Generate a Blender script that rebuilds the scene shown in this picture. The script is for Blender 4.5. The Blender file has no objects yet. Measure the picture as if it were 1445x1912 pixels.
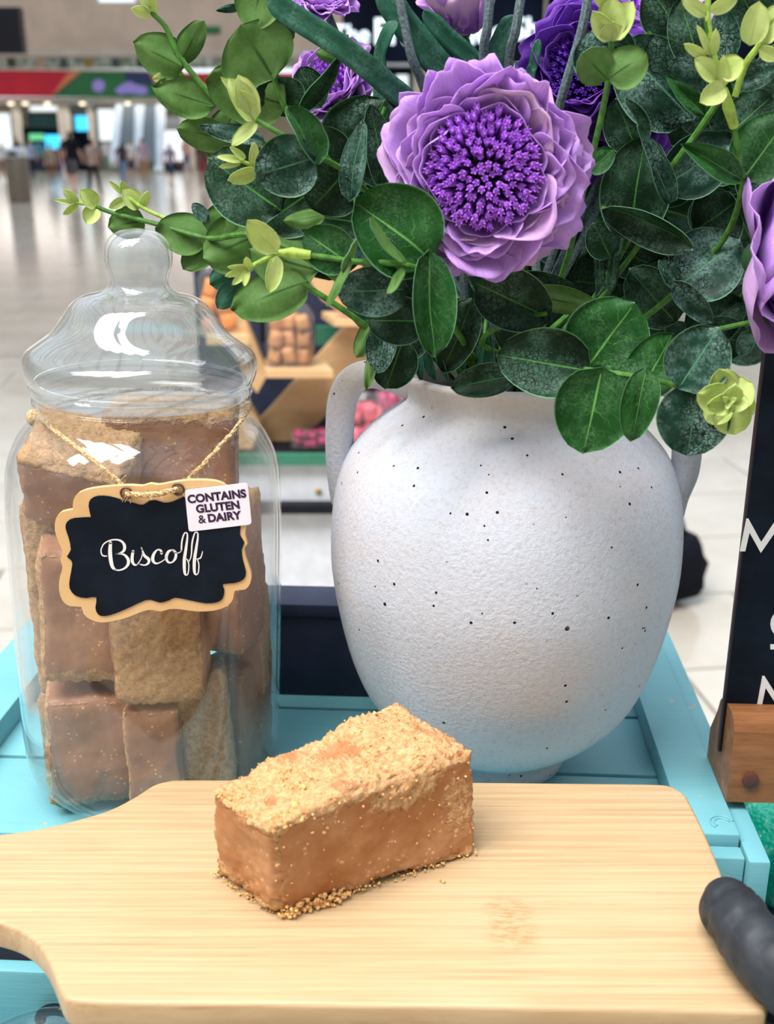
import bpy, bmesh, math, random
from mathutils import Vector, Matrix, noise, Quaternion

# ------------------------------------------------------------------ camera, world, light, exposure
SC = bpy.context.scene
COL = SC.collection
W_PX, H_PX, F_PX = 1445.0, 1912.0, 2000.0
PITCH = math.radians(18.9)
CAM = Vector((0, 0, 1.363))
cd = bpy.data.cameras.new('camera')
cam = bpy.data.objects.new('camera', cd)
COL.objects.link(cam)
cam.location = CAM
cam.rotation_euler = (math.pi / 2 - PITCH, 0, 0)
cd.sensor_fit = 'VERTICAL'
cd.sensor_height = 36.0
cd.lens = 36.0 * F_PX / H_PX
cd.clip_start = 0.02
cd.clip_end = 400
cd.dof.use_dof = True
cd.dof.focus_distance = 0.50
cd.dof.aperture_fstop = 11.5
SC.camera = cam

wd = bpy.data.worlds.new('overcast_sky')
SC.world = wd
wd.use_nodes = True
wbg = wd.node_tree.nodes['Background']
wbg.inputs[0].default_value = (0.80, 0.90, 1.0, 1)
wbg.inputs[1].default_value = 0.86

def area_light(name, loc, target, size, power, color):
    ld = bpy.data.lights.new(name, 'AREA')
    ld.shape = 'RECTANGLE'
    ld.size, ld.size_y = size
    ld.energy = power
    ld.color = color
    o = bpy.data.objects.new(name, ld)
    COL.objects.link(o)
    o.location = loc
    o.rotation_euler = (Vector(target) - Vector(loc)).to_track_quat('-Z', 'Y').to_euler()
    return o
for k_ in range(4):
    area_light('skylight', (-3.6 + k_ * 1.05, -0.9, 6.2), (0.9 * (k_ - 1.5) * 0.4, 0.6, 1.1), (0.7, 3.4), 104, (1.0, 0.97, 0.93))

vs = SC.view_settings
vs.view_transform = 'Standard'
vs.look = 'None'
vs.exposure = 0.84
vs.gamma = 1.0
vs.use_curve_mapping = False
SC.cycles.use_denoising = True
SC.cycles.use_adaptive_sampling = True
SC.cycles.adaptive_threshold = 0.03
SC.cycles.max_bounces = 6
SC.cycles.diffuse_bounces = 3
SC.cycles.glossy_bounces = 3
SC.cycles.transmission_bounces = 3
SC.cycles.transparent_max_bounces = 14
SC.cycles.caustics_reflective = False
SC.cycles.caustics_refractive = False

CP, SP = math.cos(PITCH), math.sin(PITCH)
def ray(px, py):
    u, v = (px - W_PX / 2) / F_PX, (py - H_PX / 2) / F_PX
    return Vector((u, CP - SP * v, -SP - CP * v))
def on_y(px, py, y):
    d = ray(px, py)
    return CAM + d * (y / d.y)
def on_z(px, py, z):
    d = ray(px, py)
    return CAM + d * ((z - CAM.z) / d.z)
def scale_at(p):                       # metres per pixel at a point
    q = p - CAM
    return (q.y * CP - q.z * SP) / F_PX

# ------------------------------------------------------------------ helpers
R = random.Random(7)
def tag(o, label=None, cat=None, group=None, kind=None):
    if label: o['label'] = label
    if cat: o['category'] = cat
    if group: o['group'] = group
    if kind: o['kind'] = kind
    return o
def empty(name, loc, label=None, cat=None, group=None, kind=None, rz=0.0):
    o = bpy.data.objects.new(name, None)
    COL.objects.link(o)
    o.location = loc
    o.rotation_euler = (0, 0, rz)
    o.empty_display_size = 0.02
    return tag(o, label, cat, group, kind)
def root_matrix(p):
    m = Matrix.Identity(4)
    while p is not None:
        m = p.matrix_basis @ m
        p = p.parent
    return m

class MB:
    def __init__(self):
        self.v, self.f, self.mi, self.uv = [], [], [], {}
        self.m = 0
    def add(self, verts, faces, uvs=None):
        n = len(self.v)
        self.v += [Vector(a) for a in verts]
        for fc in faces:
            self.f.append([i + n for i in fc])
            self.mi.append(self.m)
        if uvs:
            for i, u in enumerate(uvs): self.uv[n + i] = u
        return self
    def hexa(self, c):                 # 8 corners: bottom 0-3 ccw, top 4-7
        return self.add(c, [(3, 2, 1, 0), (4, 5, 6, 7), (0, 1, 5, 4), (1, 2, 6, 5), (2, 3, 7, 6), (3, 0, 4, 7)])
    def box(self, lo, hi, M=None):
        x0, y0, z0 = lo; x1, y1, z1 = hi
        c = [Vector(a) for a in ((x0, y0, z0), (x1, y0, z0), (x1, y1, z0), (x0, y1, z0), (x0, y0, z1), (x1, y0, z1), (x1, y1, z1), (x0, y1, z1))]
        if M: c = [M @ a for a in c]
        return self.hexa(c)
    def lathe(self, prof, c, seg=48, M=None):
        vs_, fs = [], []
        for r, z in prof:
            for k in range(seg):
                a = 2 * math.pi * k / seg
                p = Vector((r * math.cos(a), r * math.sin(a), z))
                if M: p = M @ p
                vs_.append(p + Vector(c))
        for i in range(len(prof) - 1):
            for k in range(seg):
                k2 = (k + 1) % seg
                fs.append((i * seg + k, i * seg + k2, (i + 1) * seg + k2, (i + 1) * seg + k))
        self.add(vs_, fs)
        n = len(self.v) - len(vs_)
        if prof[0][0] > 1e-5: self.f.append([n + k for k in reversed(range(seg))]); self.mi.append(self.m)
        return self
    def tube(self, pts, rad, seg=8, caps=True):
        pts = [Vector(p) for p in pts]
        n = len(pts)
        if not hasattr(rad, '__len__'): rad = [rad] * n
        up = None
        vs_, fs = [], []
        for i, p in enumerate(pts):
            t = (pts[min(i + 1, n - 1)] - pts[max(i - 1, 0)])
            if t.length < 1e-9: t = Vector((0, 0, 1))
            t.normalize()
            if up is None:
                up = t.orthogonal().normalized()
            up = (up - t * up.dot(t))
            if up.length < 1e-6: up = t.orthogonal()
            up.normalize()
            s = t.cross(up)
            for k in range(seg):
                a = 2 * math.pi * k / seg
                vs_.append(p + (up * math.cos(a) + s * math.sin(a)) * rad[i])
        for i in range(n - 1):
            for k in range(seg):
                k2 = (k + 1) % seg
                fs.append((i * seg + k, i * seg + k2, (i + 1) * seg + k2, (i + 1) * seg + k))
        if caps:
            fs.append(tuple(reversed(range(seg))))
            fs.append(tuple((n - 1) * seg + k for k in range(seg)))
        return self.add(vs_, fs)
    def ball(self, c, r, sx=1, sy=1, sz=1, seg=10, rings=6, M=None):
        vs_, fs = [], []
        for i in range(rings + 1):
            th = math.pi * i / rings
            for k in range(seg):
                a = 2 * math.pi * k / seg
                p = Vector((r * sx * math.sin(th) * math.cos(a), r * sy * math.sin(th) * math.sin(a), -r * sz * math.cos(th)))
                if M: p = M @ p
                vs_.append(p + Vector(c))
        for i in range(rings):
            for k in range(seg):
                k2 = (k + 1) % seg
                fs.append((i * seg + k, i * seg + k2, (i + 1) * seg + k2, (i + 1) * seg + k))
        return self.add(vs_, fs)
    def prism(self, pts, d):           # closed planar outline (3D points) extruded along vector d
        n = len(pts)
        a = [Vector(p) for p in pts]
        b = [p + Vector(d) for p in a]
        return self.add(a + b, [tuple(range(n)), tuple(reversed(range(n, 2 * n)))] + [(i, i + n, (i + 1) % n + n, (i + 1) % n) for i in range(n)])
    def build(self, name, mats, parent=None, smooth=True, bevel=0, merge=False):
        me = bpy.data.meshes.new(name)
        inv = root_matrix(parent).inverted() if parent else Matrix.Identity(4)
        me.from_pydata([inv @ p for p in self.v], [], self.f)
        if not isinstance(mats, (list, tuple)): mats = [mats]
        for m in mats: me.materials.append(m)
        me.polygons.foreach_set('material_index', self.mi)
        if self.uv:
            l = me.uv_layers.new(name='UVMap')
            for lp in me.loops:
                l.data[lp.index].uv = self.uv.get(lp.vertex_index, (0, 0))
        me.update()
        bm = bmesh.new(); bm.from_mesh(me)
        if merge: bmesh.ops.remove_doubles(bm, verts=bm.verts, dist=1e-6)
        if merge != 'keep' and not self.uv: bmesh.ops.recalc_face_normals(bm, faces=bm.faces)
        if bevel:
            bmesh.ops.bevel(bm, geom=list(bm.edges), offset=bevel, segments=2, affect='EDGES', profile=0.6)
        bm.to_mesh(me); bm.free()
        if smooth:
            me.polygons.foreach_set('use_smooth', [True] * len(me.polygons))
            if smooth != 'all':
                try: me.set_sharp_from_angle(angle=math.radians(40))
                except Exception: pass
        o = bpy.data.objects.new(name, me)
        COL.objects.link(o)
        if parent: o.parent = parent
        return o

def catmull(pts, n=6):
    pts = [Vector(p) for p in pts]
    if len(pts) < 3: return [pts[0].lerp(pts[-1], i / n) for i in range(n + 1)]
    out = []
    for i in range(len(pts) - 1):
        p0, p1, p2, p3 = pts[max(i - 1, 0)], pts[i], pts[i + 1], pts[min(i + 2, len(pts) - 1)]
        for k in range(n):
            t = k / n
            out.append(0.5 * ((2 * p1) + (p2 - p0) * t + (2 * p0 - 5 * p1 + 4 * p2 - p3) * t * t + (-p0 + 3 * p1 - 3 * p2 + p3) * t ** 3))
    out.append(pts[-1])
    return out

def text_mesh(s, size, extrude=0.0, offset=0.0, align='CENTER', shear=0.0, spacing=1.0, line=1.0):
    cu = bpy.data.curves.new('letters', 'FONT')
    cu.body = s; cu.size = size; cu.extrude = extrude; cu.offset = offset
    cu.align_x = align; cu.align_y = 'CENTER'; cu.shear = shear; cu.space_character = spacing; cu.space_line = line
    o = bpy.data.objects.new('letters', cu)
    COL.objects.link(o)
    me = bpy.data.meshes.new_from_object(o.evaluated_get(bpy.context.evaluated_depsgraph_get()))
    bpy.data.objects.remove(o)
    return me
def text_obj(name, me, mat, M, parent):
    me.transform(root_matrix(parent).inverted() @ M)
    me.materials.clear(); me.materials.append(mat)
    o = bpy.data.objects.new(name, me); COL.objects.link(o); o.parent = parent
    return o

def skin_mesh(verts, edges, radii, sub=2, name='body'):
    me = bpy.data.meshes.new(name)
    me.from_pydata(verts, edges, [])
    o = bpy.data.objects.new(name, me); COL.objects.link(o)
    md = o.modifiers.new('skin', 'SKIN')
    sv = me.skin_vertices[0].data
    for i, r in enumerate(radii):
        sv[i].radius = (r, r) if not isinstance(r, tuple) else r
        sv[i].use_root = (i == 0)
    md.use_smooth_shade = True
    s = o.modifiers.new('sub', 'SUBSURF'); s.levels = sub; s.render_levels = sub
    out = bpy.data.meshes.new_from_object(o.evaluated_get(bpy.context.evaluated_depsgraph_get()))
    bpy.data.objects.remove(o)
    out.name = name
    out.polygons.foreach_set('use_smooth', [True] * len(out.polygons))
    return out

# ------------------------------------------------------------------ materials
def srgb(r, g, b):
    f = lambda c: (c / 255 / 12.92) if c / 255 <= 0.04045 else ((c / 255 + 0.055) / 1.055) ** 2.4
    return (f(r), f(g), f(b), 1)
class NG:
    def __init__(self, name):
        self.mat = bpy.data.materials.new(name)
        self.mat.use_nodes = True
        self.t = self.mat.node_tree
        self.bsdf = self.t.nodes['Principled BSDF']
        self.out = self.t.nodes['Material Output']
    def n(self, typ, **kw):
        nd = self.t.nodes.new(typ)
        for k, v in kw.items(): setattr(nd, k, v)
        return nd
    def link(self, a, b): self.t.links.new(a, b)
    def val(self, sock, v):
        if hasattr(v, 'default_value') or hasattr(v, 'is_linked'): self.link(v, sock)
        else: sock.default_value = v
    def math(self, op, a, b=0.0, c=None, clamp=False):
        nd = self.n('ShaderNodeMath', operation=op, use_clamp=clamp)
        self.val(nd.inputs[0], a); self.val(nd.inputs[1], b)
        if c is not None: self.val(nd.inputs[2], c)
        return nd.outputs[0]
    def mix(self, fac, a, b, blend='MIX'):
        nd = self.n('ShaderNodeMix', data_type='RGBA', blend_type=blend)
        self.val(nd.inputs[0], fac); self.val(nd.inputs[6], a); self.val(nd.inputs[7], b)
        return nd.outputs[2]
    def smooth(self, x, lo, hi):
        nd = self.n('ShaderNodeMapRange', interpolation_type='SMOOTHSTEP')
        self.val(nd.inputs[0], x); nd.inputs[1].default_value = lo; nd.inputs[2].default_value = hi
        return nd.outputs[0]
    def coord(self, which='Object', scale=(1, 1, 1), rot=(0, 0, 0)):
        tc = self.n('ShaderNodeTexCoord'); mp = self.n('ShaderNodeMapping')
        self.link(tc.outputs[which], mp.inputs[0]); mp.inputs['Scale'].default_value = scale; mp.inputs['Rotation'].default_value = rot
        return mp.outputs[0]
    def noise(self, vec, scale, detail=3, rough=0.55, out=0):
        nd = self.n('ShaderNodeTexNoise')
        self.link(vec, nd.inputs['Vector']); nd.inputs['Scale'].default_value = scale
        nd.inputs['Detail'].default_value = detail; nd.inputs['Roughness'].default_value = rough
        return nd.outputs[out]
    def voro(self, vec, scale, feature='F1', out='Distance', rand=1.0):
        nd = self.n('ShaderNodeTexVoronoi', feature=feature)
        self.link(vec, nd.inputs['Vector']); nd.inputs['Scale'].default_value = scale; nd.inputs['Randomness'].default_value = rand
        return nd.outputs[out]
    def bump(self, h, strength=0.3, dist=0.001):
        nd = self.n('ShaderNodeBump'); self.link(h, nd.inputs['Height'])
        nd.inputs['Strength'].default_value = strength; nd.inputs['Distance'].default_value = dist
        self.link(nd.outputs[0], self.bsdf.inputs['Normal'])
        return nd.outputs[0]
    def set(self, **kw):
        names = dict(color='Base Color', rough='Roughness', spec='Specular IOR Level', metal='Metallic', sss='Subsurface Weight', emit='Emission Color', estr='Emission Strength', coat='Coat Weight', sheen='Sheen Weight')
        for k, v in kw.items(): self.val(self.bsdf.inputs[names[k]], v)
        return self.mat
def plain(name, col, rough=0.6, spec=0.4, metal=0.0, var=0.06, scale=30.0):
    g = NG(name)
    n = g.noise(g.coord('Object'), scale, 4)
    dark = tuple(c * (1 - var * 2.2) for c in col[:3]) + (1,)
    light = tuple(min(1, c * (1 + var * 2.2)) for c in col[:3]) + (1,)
    return g.set(color=g.mix(g.smooth(n, 0.3, 0.7), dark, light), rough=rough, spec=spec, metal=metal)
def emissive(name, col, strength, base=None):
    g = NG(name)
    g.mat.cycles.emission_sampling = 'NONE'
    return g.set(color=base or col, emit=col, estr=strength, rough=0.5)

def leaf_front(name, base, bloom, vein, bloom_amt, crack_amt, rough=0.5, vein_amt=0.22):
    g = NG(name)
    co = g.coord('Object')
    oi = g.n('ShaderNodeObjectInfo')
    n1 = g.noise(co, 70, 4, 0.65)
    n2 = g.noise(co, 900, 3, 0.7)
    b = g.math('MULTIPLY', g.smooth(n1, 0.38, 0.68), g.smooth(n2, 0.32, 0.62))
    b = g.math('MULTIPLY', b, bloom_amt)
    col = g.mix(b, base, bloom)
    col = g.mix(g.math('MULTIPLY', oi.outputs['Random'], 0.4), col, g.mix(0.75, col, (base[0] * 1.5 + .004, base[1] * 1.7, base[2] * 1.1, 1)))
    cr = g.smooth(g.voro(co, 430, 'DISTANCE_TO_EDGE'), 0.02, 0.10)
    cr = g.math('SUBTRACT', 1.0, cr)
    cr = g.math('MULTIPLY', cr, g.math('MULTIPLY', g.smooth(g.noise(co, 55, 2), 0.42, 0.58), crack_amt))
    col = g.mix(cr, col, (0.004, 0.010, 0.008, 1))
    uv = g.n('ShaderNodeTexCoord').outputs['UV']
    sp = g.n('ShaderNodeSeparateXYZ'); g.link(uv, sp.inputs[0])
    u, v = sp.outputs[0], sp.outputs[1]
    av = g.math('ABSOLUTE', g.math('SUBTRACT', g.math('MULTIPLY', v, 2.0), 1.0))
    mid = g.math('SUBTRACT', 1.0, g.smooth(g.math('ADD', av, g.math('MULTIPLY', u, 0.02)), 0.012, 0.05))
    ph = g.math('FRACT', g.math('ADD', g.math('MULTIPLY', g.math('SUBTRACT', u, g.math('MULTIPLY', av, 0.36)), 5.0), g.math('MULTIPLY', g.noise(co, 110, 3), 2.2)))
    sv = g.math('SUBTRACT', 1.0, g.smooth(g.math('ABSOLUTE', g.math('SUBTRACT', ph, 0.5)), 0.01, 0.05))
    sv = g.math('MULTIPLY', sv, g.math('SUBTRACT', 0.75, g.math('MULTIPLY', av, 0.7), clamp=True))
    vv = g.math('MAXIMUM', g.math('MULTIPLY', mid, 0.9), g.math('MULTIPLY', sv, vein_amt))
    col = g.mix(vv, col, vein)
    rim = g.smooth(g.math('MAXIMUM', av, g.math('SUBTRACT', g.math('MULTIPLY', u, 1.0), 0.02)), 0.955, 0.985)
    col = g.mix(g.math('MULTIPLY', rim, 0.8), col, (0.20, 0.42, 0.24, 1))
    g.set(color=col, rough=rough, spec=0.2)
    g.bump(g.math('ADD', g.math('MULTIPLY', cr, -0.6), g.math('ADD', g.math('MULTIPLY', vv, -0.5), g.math('MULTIPLY', n2, 0.25))), 0.45, 0.0006)
    tr = g.n('ShaderNodeBsdfTranslucent'); g.link(g.mix(0.6, col, (0.10, 0.30, 0.03, 1)), tr.inputs[0])
    mx = g.n('ShaderNodeMixShader'); mx.inputs[0].default_value = 0.22
    g.link(g.bsdf.outputs[0], mx.inputs[1]); g.link(tr.outputs[0], mx.inputs[2]); g.link(mx.outputs[0], g.out.inputs[0])
    return g.mat
def leaf_back(name, a, b, vein):
    g = NG(name)
    co = g.coord('Object')
    uv = g.n('ShaderNodeTexCoord').outputs['UV']
    sp = g.n('ShaderNodeSeparateXYZ'); g.link(uv, sp.inputs[0])
    av = g.math('ABSOLUTE', g.math('SUBTRACT', g.math('MULTIPLY', sp.outputs[1], 2.0), 1.0))
    st = g.noise(g.coord('Object', (1, 1, 1)), 500, 5, 0.7)
    col = g.mix(g.smooth(g.math('ADD', g.math('MULTIPLY', g.noise(co, 60, 3), 0.7), g.math('MULTIPLY', st, 0.3)), 0.35, 0.65), a, b)
    mid = g.math('SUBTRACT', 1.0, g.smooth(av, 0.02, 0.07))
    mid = g.math('MULTIPLY', mid, g.math('SUBTRACT', 1.0, g.smooth(sp.outputs[0], 0.45, 0.75)))
    col = g.mix(g.math('MULTIPLY', mid, 0.8), col, vein)
    g.set(color=col, rough=0.6, spec=0.2)
    tr = g.n('ShaderNodeBsdfTranslucent'); g.link(col, tr.inputs[0])
    mx = g.n('ShaderNodeMixShader'); mx.inputs[0].default_value = 0.40
    g.link(g.bsdf.outputs[0], mx.inputs[1]); g.link(tr.outputs[0], mx.inputs[2]); g.link(mx.outputs[0], g.out.inputs[0])
    return g.mat
def petal_mat(name, inner, outer, tip):
    g = NG(name)
    uv = g.n('ShaderNodeTexCoord').outputs['UV']
    sp = g.n('ShaderNodeSeparateXYZ'); g.link(uv, sp.inputs[0])
    oi = g.n('ShaderNodeObjectInfo')
    col = g.mix(g.smooth(sp.outputs[0], 0.1, 0.85), inner, outer)
    st = g.noise(g.coord('UV', (2.0, 18.0, 1)), 3.0, 3)
    col = g.mix(g.math('MULTIPLY', g.smooth(st, 0.4, 0.75), 0.35), col, inner)
    col = g.mix(g.math('MULTIPLY', g.smooth(oi.outputs['Random'], 0.72, 1.0), 0.7), col, tip)
    g.set(color=col, rough=0.55, spec=0.25, sheen=0.15)
    tr = g.n('ShaderNodeBsdfTranslucent'); g.link(col, tr.inputs[0])
    mx = g.n('ShaderNodeMixShader'); mx.inputs[0].default_value = 0.33
    g.link(g.bsdf.outputs[0], mx.inputs[1]); g.link(tr.outputs[0], mx.inputs[2]); g.link(mx.outputs[0], g.out.inputs[0])
    return g.mat
def clear_plastic(name, tint, ior=1.45, haze=0.03, rough=0.03, gain=1.0):
    g = NG(name)
    lw = g.n('ShaderNodeLayerWeight'); lw.inputs[0].default_value = 0.5
    f0 = ((ior - 1) / (ior + 1)) ** 2
    fr = g.math('ADD', f0, g.math('MULTIPLY', g.math('POWER', lw.outputs['Facing'], 5.0), 1 - f0))
    tr = g.n('ShaderNodeBsdfTransparent'); tr.inputs[0].default_value = tint
    gl = g.n('ShaderNodeBsdfGlossy'); gl.inputs['Roughness'].default_value = rough; gl.inputs[0].default_value = (1, 1, 1, 1)
    df = g.n('ShaderNodeBsdfDiffuse'); df.inputs[0].default_value = (0.85, 0.9, 0.92, 1)
    m1 = g.n('ShaderNodeMixShader'); m1.inputs[0].default_value = haze
    g.link(tr.outputs[0], m1.inputs[1]); g.link(df.outputs[0], m1.inputs[2])
    m2 = g.n('ShaderNodeMixShader'); g.link(g.math('MULTIPLY', fr, gain, clamp=True), m2.inputs[0])
    g.link(m1.outputs[0], m2.inputs[1]); g.link(gl.outputs[0], m2.inputs[2]); g.link(m2.outputs[0], g.out.inputs[0])
    return g.mat
def wood(name, a, b, line, axis=(1, 14, 14), scale=14, rough=0.5, spec=0.35):
    g = NG(name)
    co = g.coord('Object', axis)
    n1 = g.noise(co, scale, 5, 0.6)
    n2 = g.noise(co, scale * 6, 4, 0.7)
    col = g.mix(g.smooth(n1, 0.35, 0.68), a, b)
    col = g.mix(g.math('MULTIPLY', g.smooth(n2, 0.56, 0.72), 0.6), col, line)
    g.set(color=col, rough=rough, spec=spec)
    g.bump(n2, 0.12, 0.0004)
    return g.mat

M = {}
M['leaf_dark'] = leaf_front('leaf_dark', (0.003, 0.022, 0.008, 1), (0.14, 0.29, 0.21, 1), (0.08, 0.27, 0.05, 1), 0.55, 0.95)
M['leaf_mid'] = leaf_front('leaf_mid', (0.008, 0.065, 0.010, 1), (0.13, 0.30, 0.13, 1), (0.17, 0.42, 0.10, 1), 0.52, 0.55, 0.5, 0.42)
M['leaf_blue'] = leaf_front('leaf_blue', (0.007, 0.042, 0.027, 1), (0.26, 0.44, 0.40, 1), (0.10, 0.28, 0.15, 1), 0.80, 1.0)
M['blade'] = leaf_front('blade', (0.014, 0.085, 0.055, 1), (0.14, 0.31, 0.26, 1), (0.03, 0.15, 0.08, 1), 0.8, 0.0, 0.5)
M['leaf_back'] = leaf_back('leaf_back', (0.095, 0.225, 0.045, 1), (0.18, 0.34, 0.10, 1), (0.025, 0.09, 0.014, 1))
M['leaf_back_teal'] = leaf_back('leaf_back_teal', (0.04, 0.17, 0.10, 1), (0.10, 0.28, 0.19, 1), (0.02, 0.08, 0.03, 1))
M['young'] = leaf_back('young', (0.50, 0.62, 0.17, 1), (0.66, 0.76, 0.32, 1), (0.44, 0.58, 0.14, 1))
M['stem'] = plain('stem', (0.055, 0.17, 0.022, 1), 0.5, 0.3, var=0.15, scale=300)
M['stem_young'] = plain('stem_young', (0.30, 0.45, 0.07, 1), 0.5, 0.3, var=0.12, scale=300)
M['stem_grey'] = plain('stem_grey', (0.10, 0.14, 0.15, 1), 0.8, 0.2, var=0.2, scale=800)
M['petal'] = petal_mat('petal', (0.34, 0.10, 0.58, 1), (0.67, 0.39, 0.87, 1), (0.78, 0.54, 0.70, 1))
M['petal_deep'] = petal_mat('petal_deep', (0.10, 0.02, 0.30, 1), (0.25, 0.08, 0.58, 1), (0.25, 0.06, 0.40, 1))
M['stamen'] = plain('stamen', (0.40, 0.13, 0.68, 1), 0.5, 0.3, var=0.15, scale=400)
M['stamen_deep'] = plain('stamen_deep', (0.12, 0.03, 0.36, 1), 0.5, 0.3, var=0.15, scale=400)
M['sepal'] = plain('sepal', (0.03, 0.10, 0.03, 1), 0.6)

def vase_mat():
    g = NG('speckled_plaster')
    co = g.coord('Object')
    fine = g.noise(co, 430, 5, 0.75)
    mott = g.noise(co, 18, 4, 0.6)
    col = g.mix(g.smooth(mott, 0.4, 0.7), (0.535, 0.565, 0.640, 1), (0.56, 0.54, 0.575, 1))
    col = g.mix(g.math('MULTIPLY', g.smooth(fine, 0.48, 0.68), 0.45), col, (0.40, 0.35, 0.31, 1))
    sp = g.n('ShaderNodeSeparateXYZ'); g.link(g.n('ShaderNodeTexCoord').outputs['Object'], sp.inputs[0])
    col = g.mix(g.math('MULTIPLY', g.smooth(sp.outputs[2], 0.196, 0.222), 0.45), col, (0.60, 0.50, 0.40, 1))
    v1 = g.voro(co, 130); on1 = g.smooth(g.noise(co, 38, 1), 0.49, 0.52)
    v2 = g.voro(co, 62); on2 = g.smooth(g.noise(co, 30, 1), 0.60, 0.63)
    s = g.math('MAXIMUM', g.math('MULTIPLY', g.math('LESS_THAN', v1, 0.10), on1), g.math('MULTIPLY', g.math('LESS_THAN', v2, 0.075), on2))
    col = g.mix(s, col, (0.008, 0.008, 0.012, 1))
    g.set(color=col, rough=0.85, spec=0.2)
    g.bump(g.math('SUBTRACT', g.noise(co, 420, 5, 0.65), g.math('MULTIPLY', s, 0.6)), 0.55, 0.0012)
    return g.mat
M['vase'] = vase_mat()

def bamboo_mat():
    g = NG('bamboo')
    co = g.coord('Object', (1.0, 60.0, 12.0))
    n1 = g.noise(co, 7.0, 4, 0.7)
    n2 = g.noise(g.coord('Object', (2.2, 200.0, 30.0)), 5.0, 4, 0.65)
    n3 = g.noise(g.coord('Object', (1.0, 3.0, 1.0)), 9.0, 2)
    col = g.mix(g.smooth(n1, 0.33, 0.67), (0.40, 0.262, 0.138, 1), (0.485, 0.345, 0.198, 1))
    col = g.mix(g.math('MULTIPLY', g.smooth(n2, 0.53, 0.70), 0.55), col, (0.31, 0.175, 0.078, 1))
    col = g.mix(g.math('MULTIPLY', g.smooth(n3, 0.45, 0.75), 0.25), col, (0.53, 0.40, 0.25, 1))
    # a bamboo node: a short band of broken streaks
    sp = g.n('ShaderNodeSeparateXYZ'); g.link(g.n('ShaderNodeTexCoord').outputs['Object'], sp.inputs[0])
    kx = g.math('ABSOLUTE', g.math('SUBTRACT', sp.outputs[0], 0.037)); ky = g.math('ABSOLUTE', g.math('SUBTRACT', sp.outputs[1], -0.028))
    band = g.math('MULTIPLY', g.math('SUBTRACT', 1.0, g.smooth(kx, 0.003, 0.013)), g.math('SUBTRACT', 1.0, g.smooth(ky, 0.008, 0.020)))
    kn = g.smooth(g.noise(g.coord('Object', (14, 60, 1)), 10.0, 4, 0.7), 0.42, 0.62)
    col = g.mix(g.math('MULTIPLY', g.math('MULTIPLY', band, kn), 0.75), col, (0.36, 0.17, 0.06, 1))
    g.set(color=col, rough=0.42, spec=0.35)
    g.bump(n2, 0.08, 0.0003)
    return g.mat
M['bamboo'] = bamboo_mat()

def fudge_mat(name, smooth_col, smooth_dark, crumb_a, crumb_b):
    g = NG(name)
    co = g.coord('Object')
    at = g.n('ShaderNodeAttribute', attribute_name='crumb')
    n = g.noise(co, 45, 4, 0.6)
    body = g.mix(g.smooth(n, 0.35, 0.7), smooth_dark, smooth_col)
    fl = g.math('MULTIPLY', g.math('LESS_THAN', g.voro(co, 330), 0.24), g.smooth(g.noise(co, 90, 2), 0.50, 0.60))
    body = g.mix(g.math('MULTIPLY', fl, 0.8), body, crumb_b)
    cn = g.noise(co, 420, 5, 0.75)
    crumb = g.mix(g.smooth(cn, 0.35, 0.62), crumb_a, crumb_b)
    ed = g.smooth(g.math('ADD', at.outputs['Fac'], g.math('MULTIPLY', g.math('SUBTRACT', g.noise(co, 130, 4, 0.7), 0.5), 1.1)), 0.40, 0.62)
    col = g.mix(ed, body, crumb)
    g.set(color=col, rough=g.math('ADD', g.math('MULTIPLY', ed, 0.40), 0.42), spec=0.3)
    g.bump(g.math('ADD', g.math('MULTIPLY', g.math('MULTIPLY', ed, cn), 1.0), g.math('MULTIPLY', g.noise(co, 160, 4), 0.25)), 0.8, 0.0022)
    return g.mat
M['fudge'] = fudge_mat('fudge', (0.46, 0.225, 0.105, 1), (0.37, 0.145, 0.050, 1), (0.50, 0.235, 0.085, 1), (0.72, 0.44, 0.22, 1))
M['fudge_jar'] = fudge_mat('fudge_jar', (0.40, 0.195, 0.105, 1), (0.30, 0.135, 0.070, 1), (0.48, 0.25, 0.10, 1), (0.66, 0.41, 0.21, 1))
M['crumb'] = plain('crumb', (0.70, 0.40, 0.155, 1), 0.85, 0.15, var=0.16, scale=500)
M['plastic'] = clear_plastic('clear_plastic', (0.965, 0.97, 0.975, 1), 1.45, 0.012, 0.02)
M['plastic_lid'] = clear_plastic('lid_plastic', (0.925, 0.94, 0.945, 1), 1.55, 0.022, 0.03, 1.2)
M['plastic_bag'] = clear_plastic('bag_plastic', (0.97, 0.97, 0.97, 1), 1.35, 0.05, 0.12)
M['tag_wood'] = wood('tag_wood', (0.66, 0.40, 0.18, 1), (0.72, 0.47, 0.23, 1), (0.60, 0.34, 0.14, 1), (1, 6, 1), 20)
M['chalkboard'] = plain('chalkboard', (0.004, 0.008, 0.016, 1), 0.6, 0.12, var=0.2, scale=40)
M['white_ink'] = plain('white_ink', (0.78, 0.76, 0.76, 1), 0.6, var=0.03)
M['sticker'] = plain('sticker', (0.80, 0.77, 0.86, 1), 0.4, var=0.02)
M['sticker_ink'] = plain('sticker_ink', (0.035, 0.006, 0.045, 1), 0.5, var=0.1)
M['twine'] = plain('twine', (0.52, 0.36, 0.19, 1), 0.9, 0.1, var=0.25, scale=900)
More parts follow.
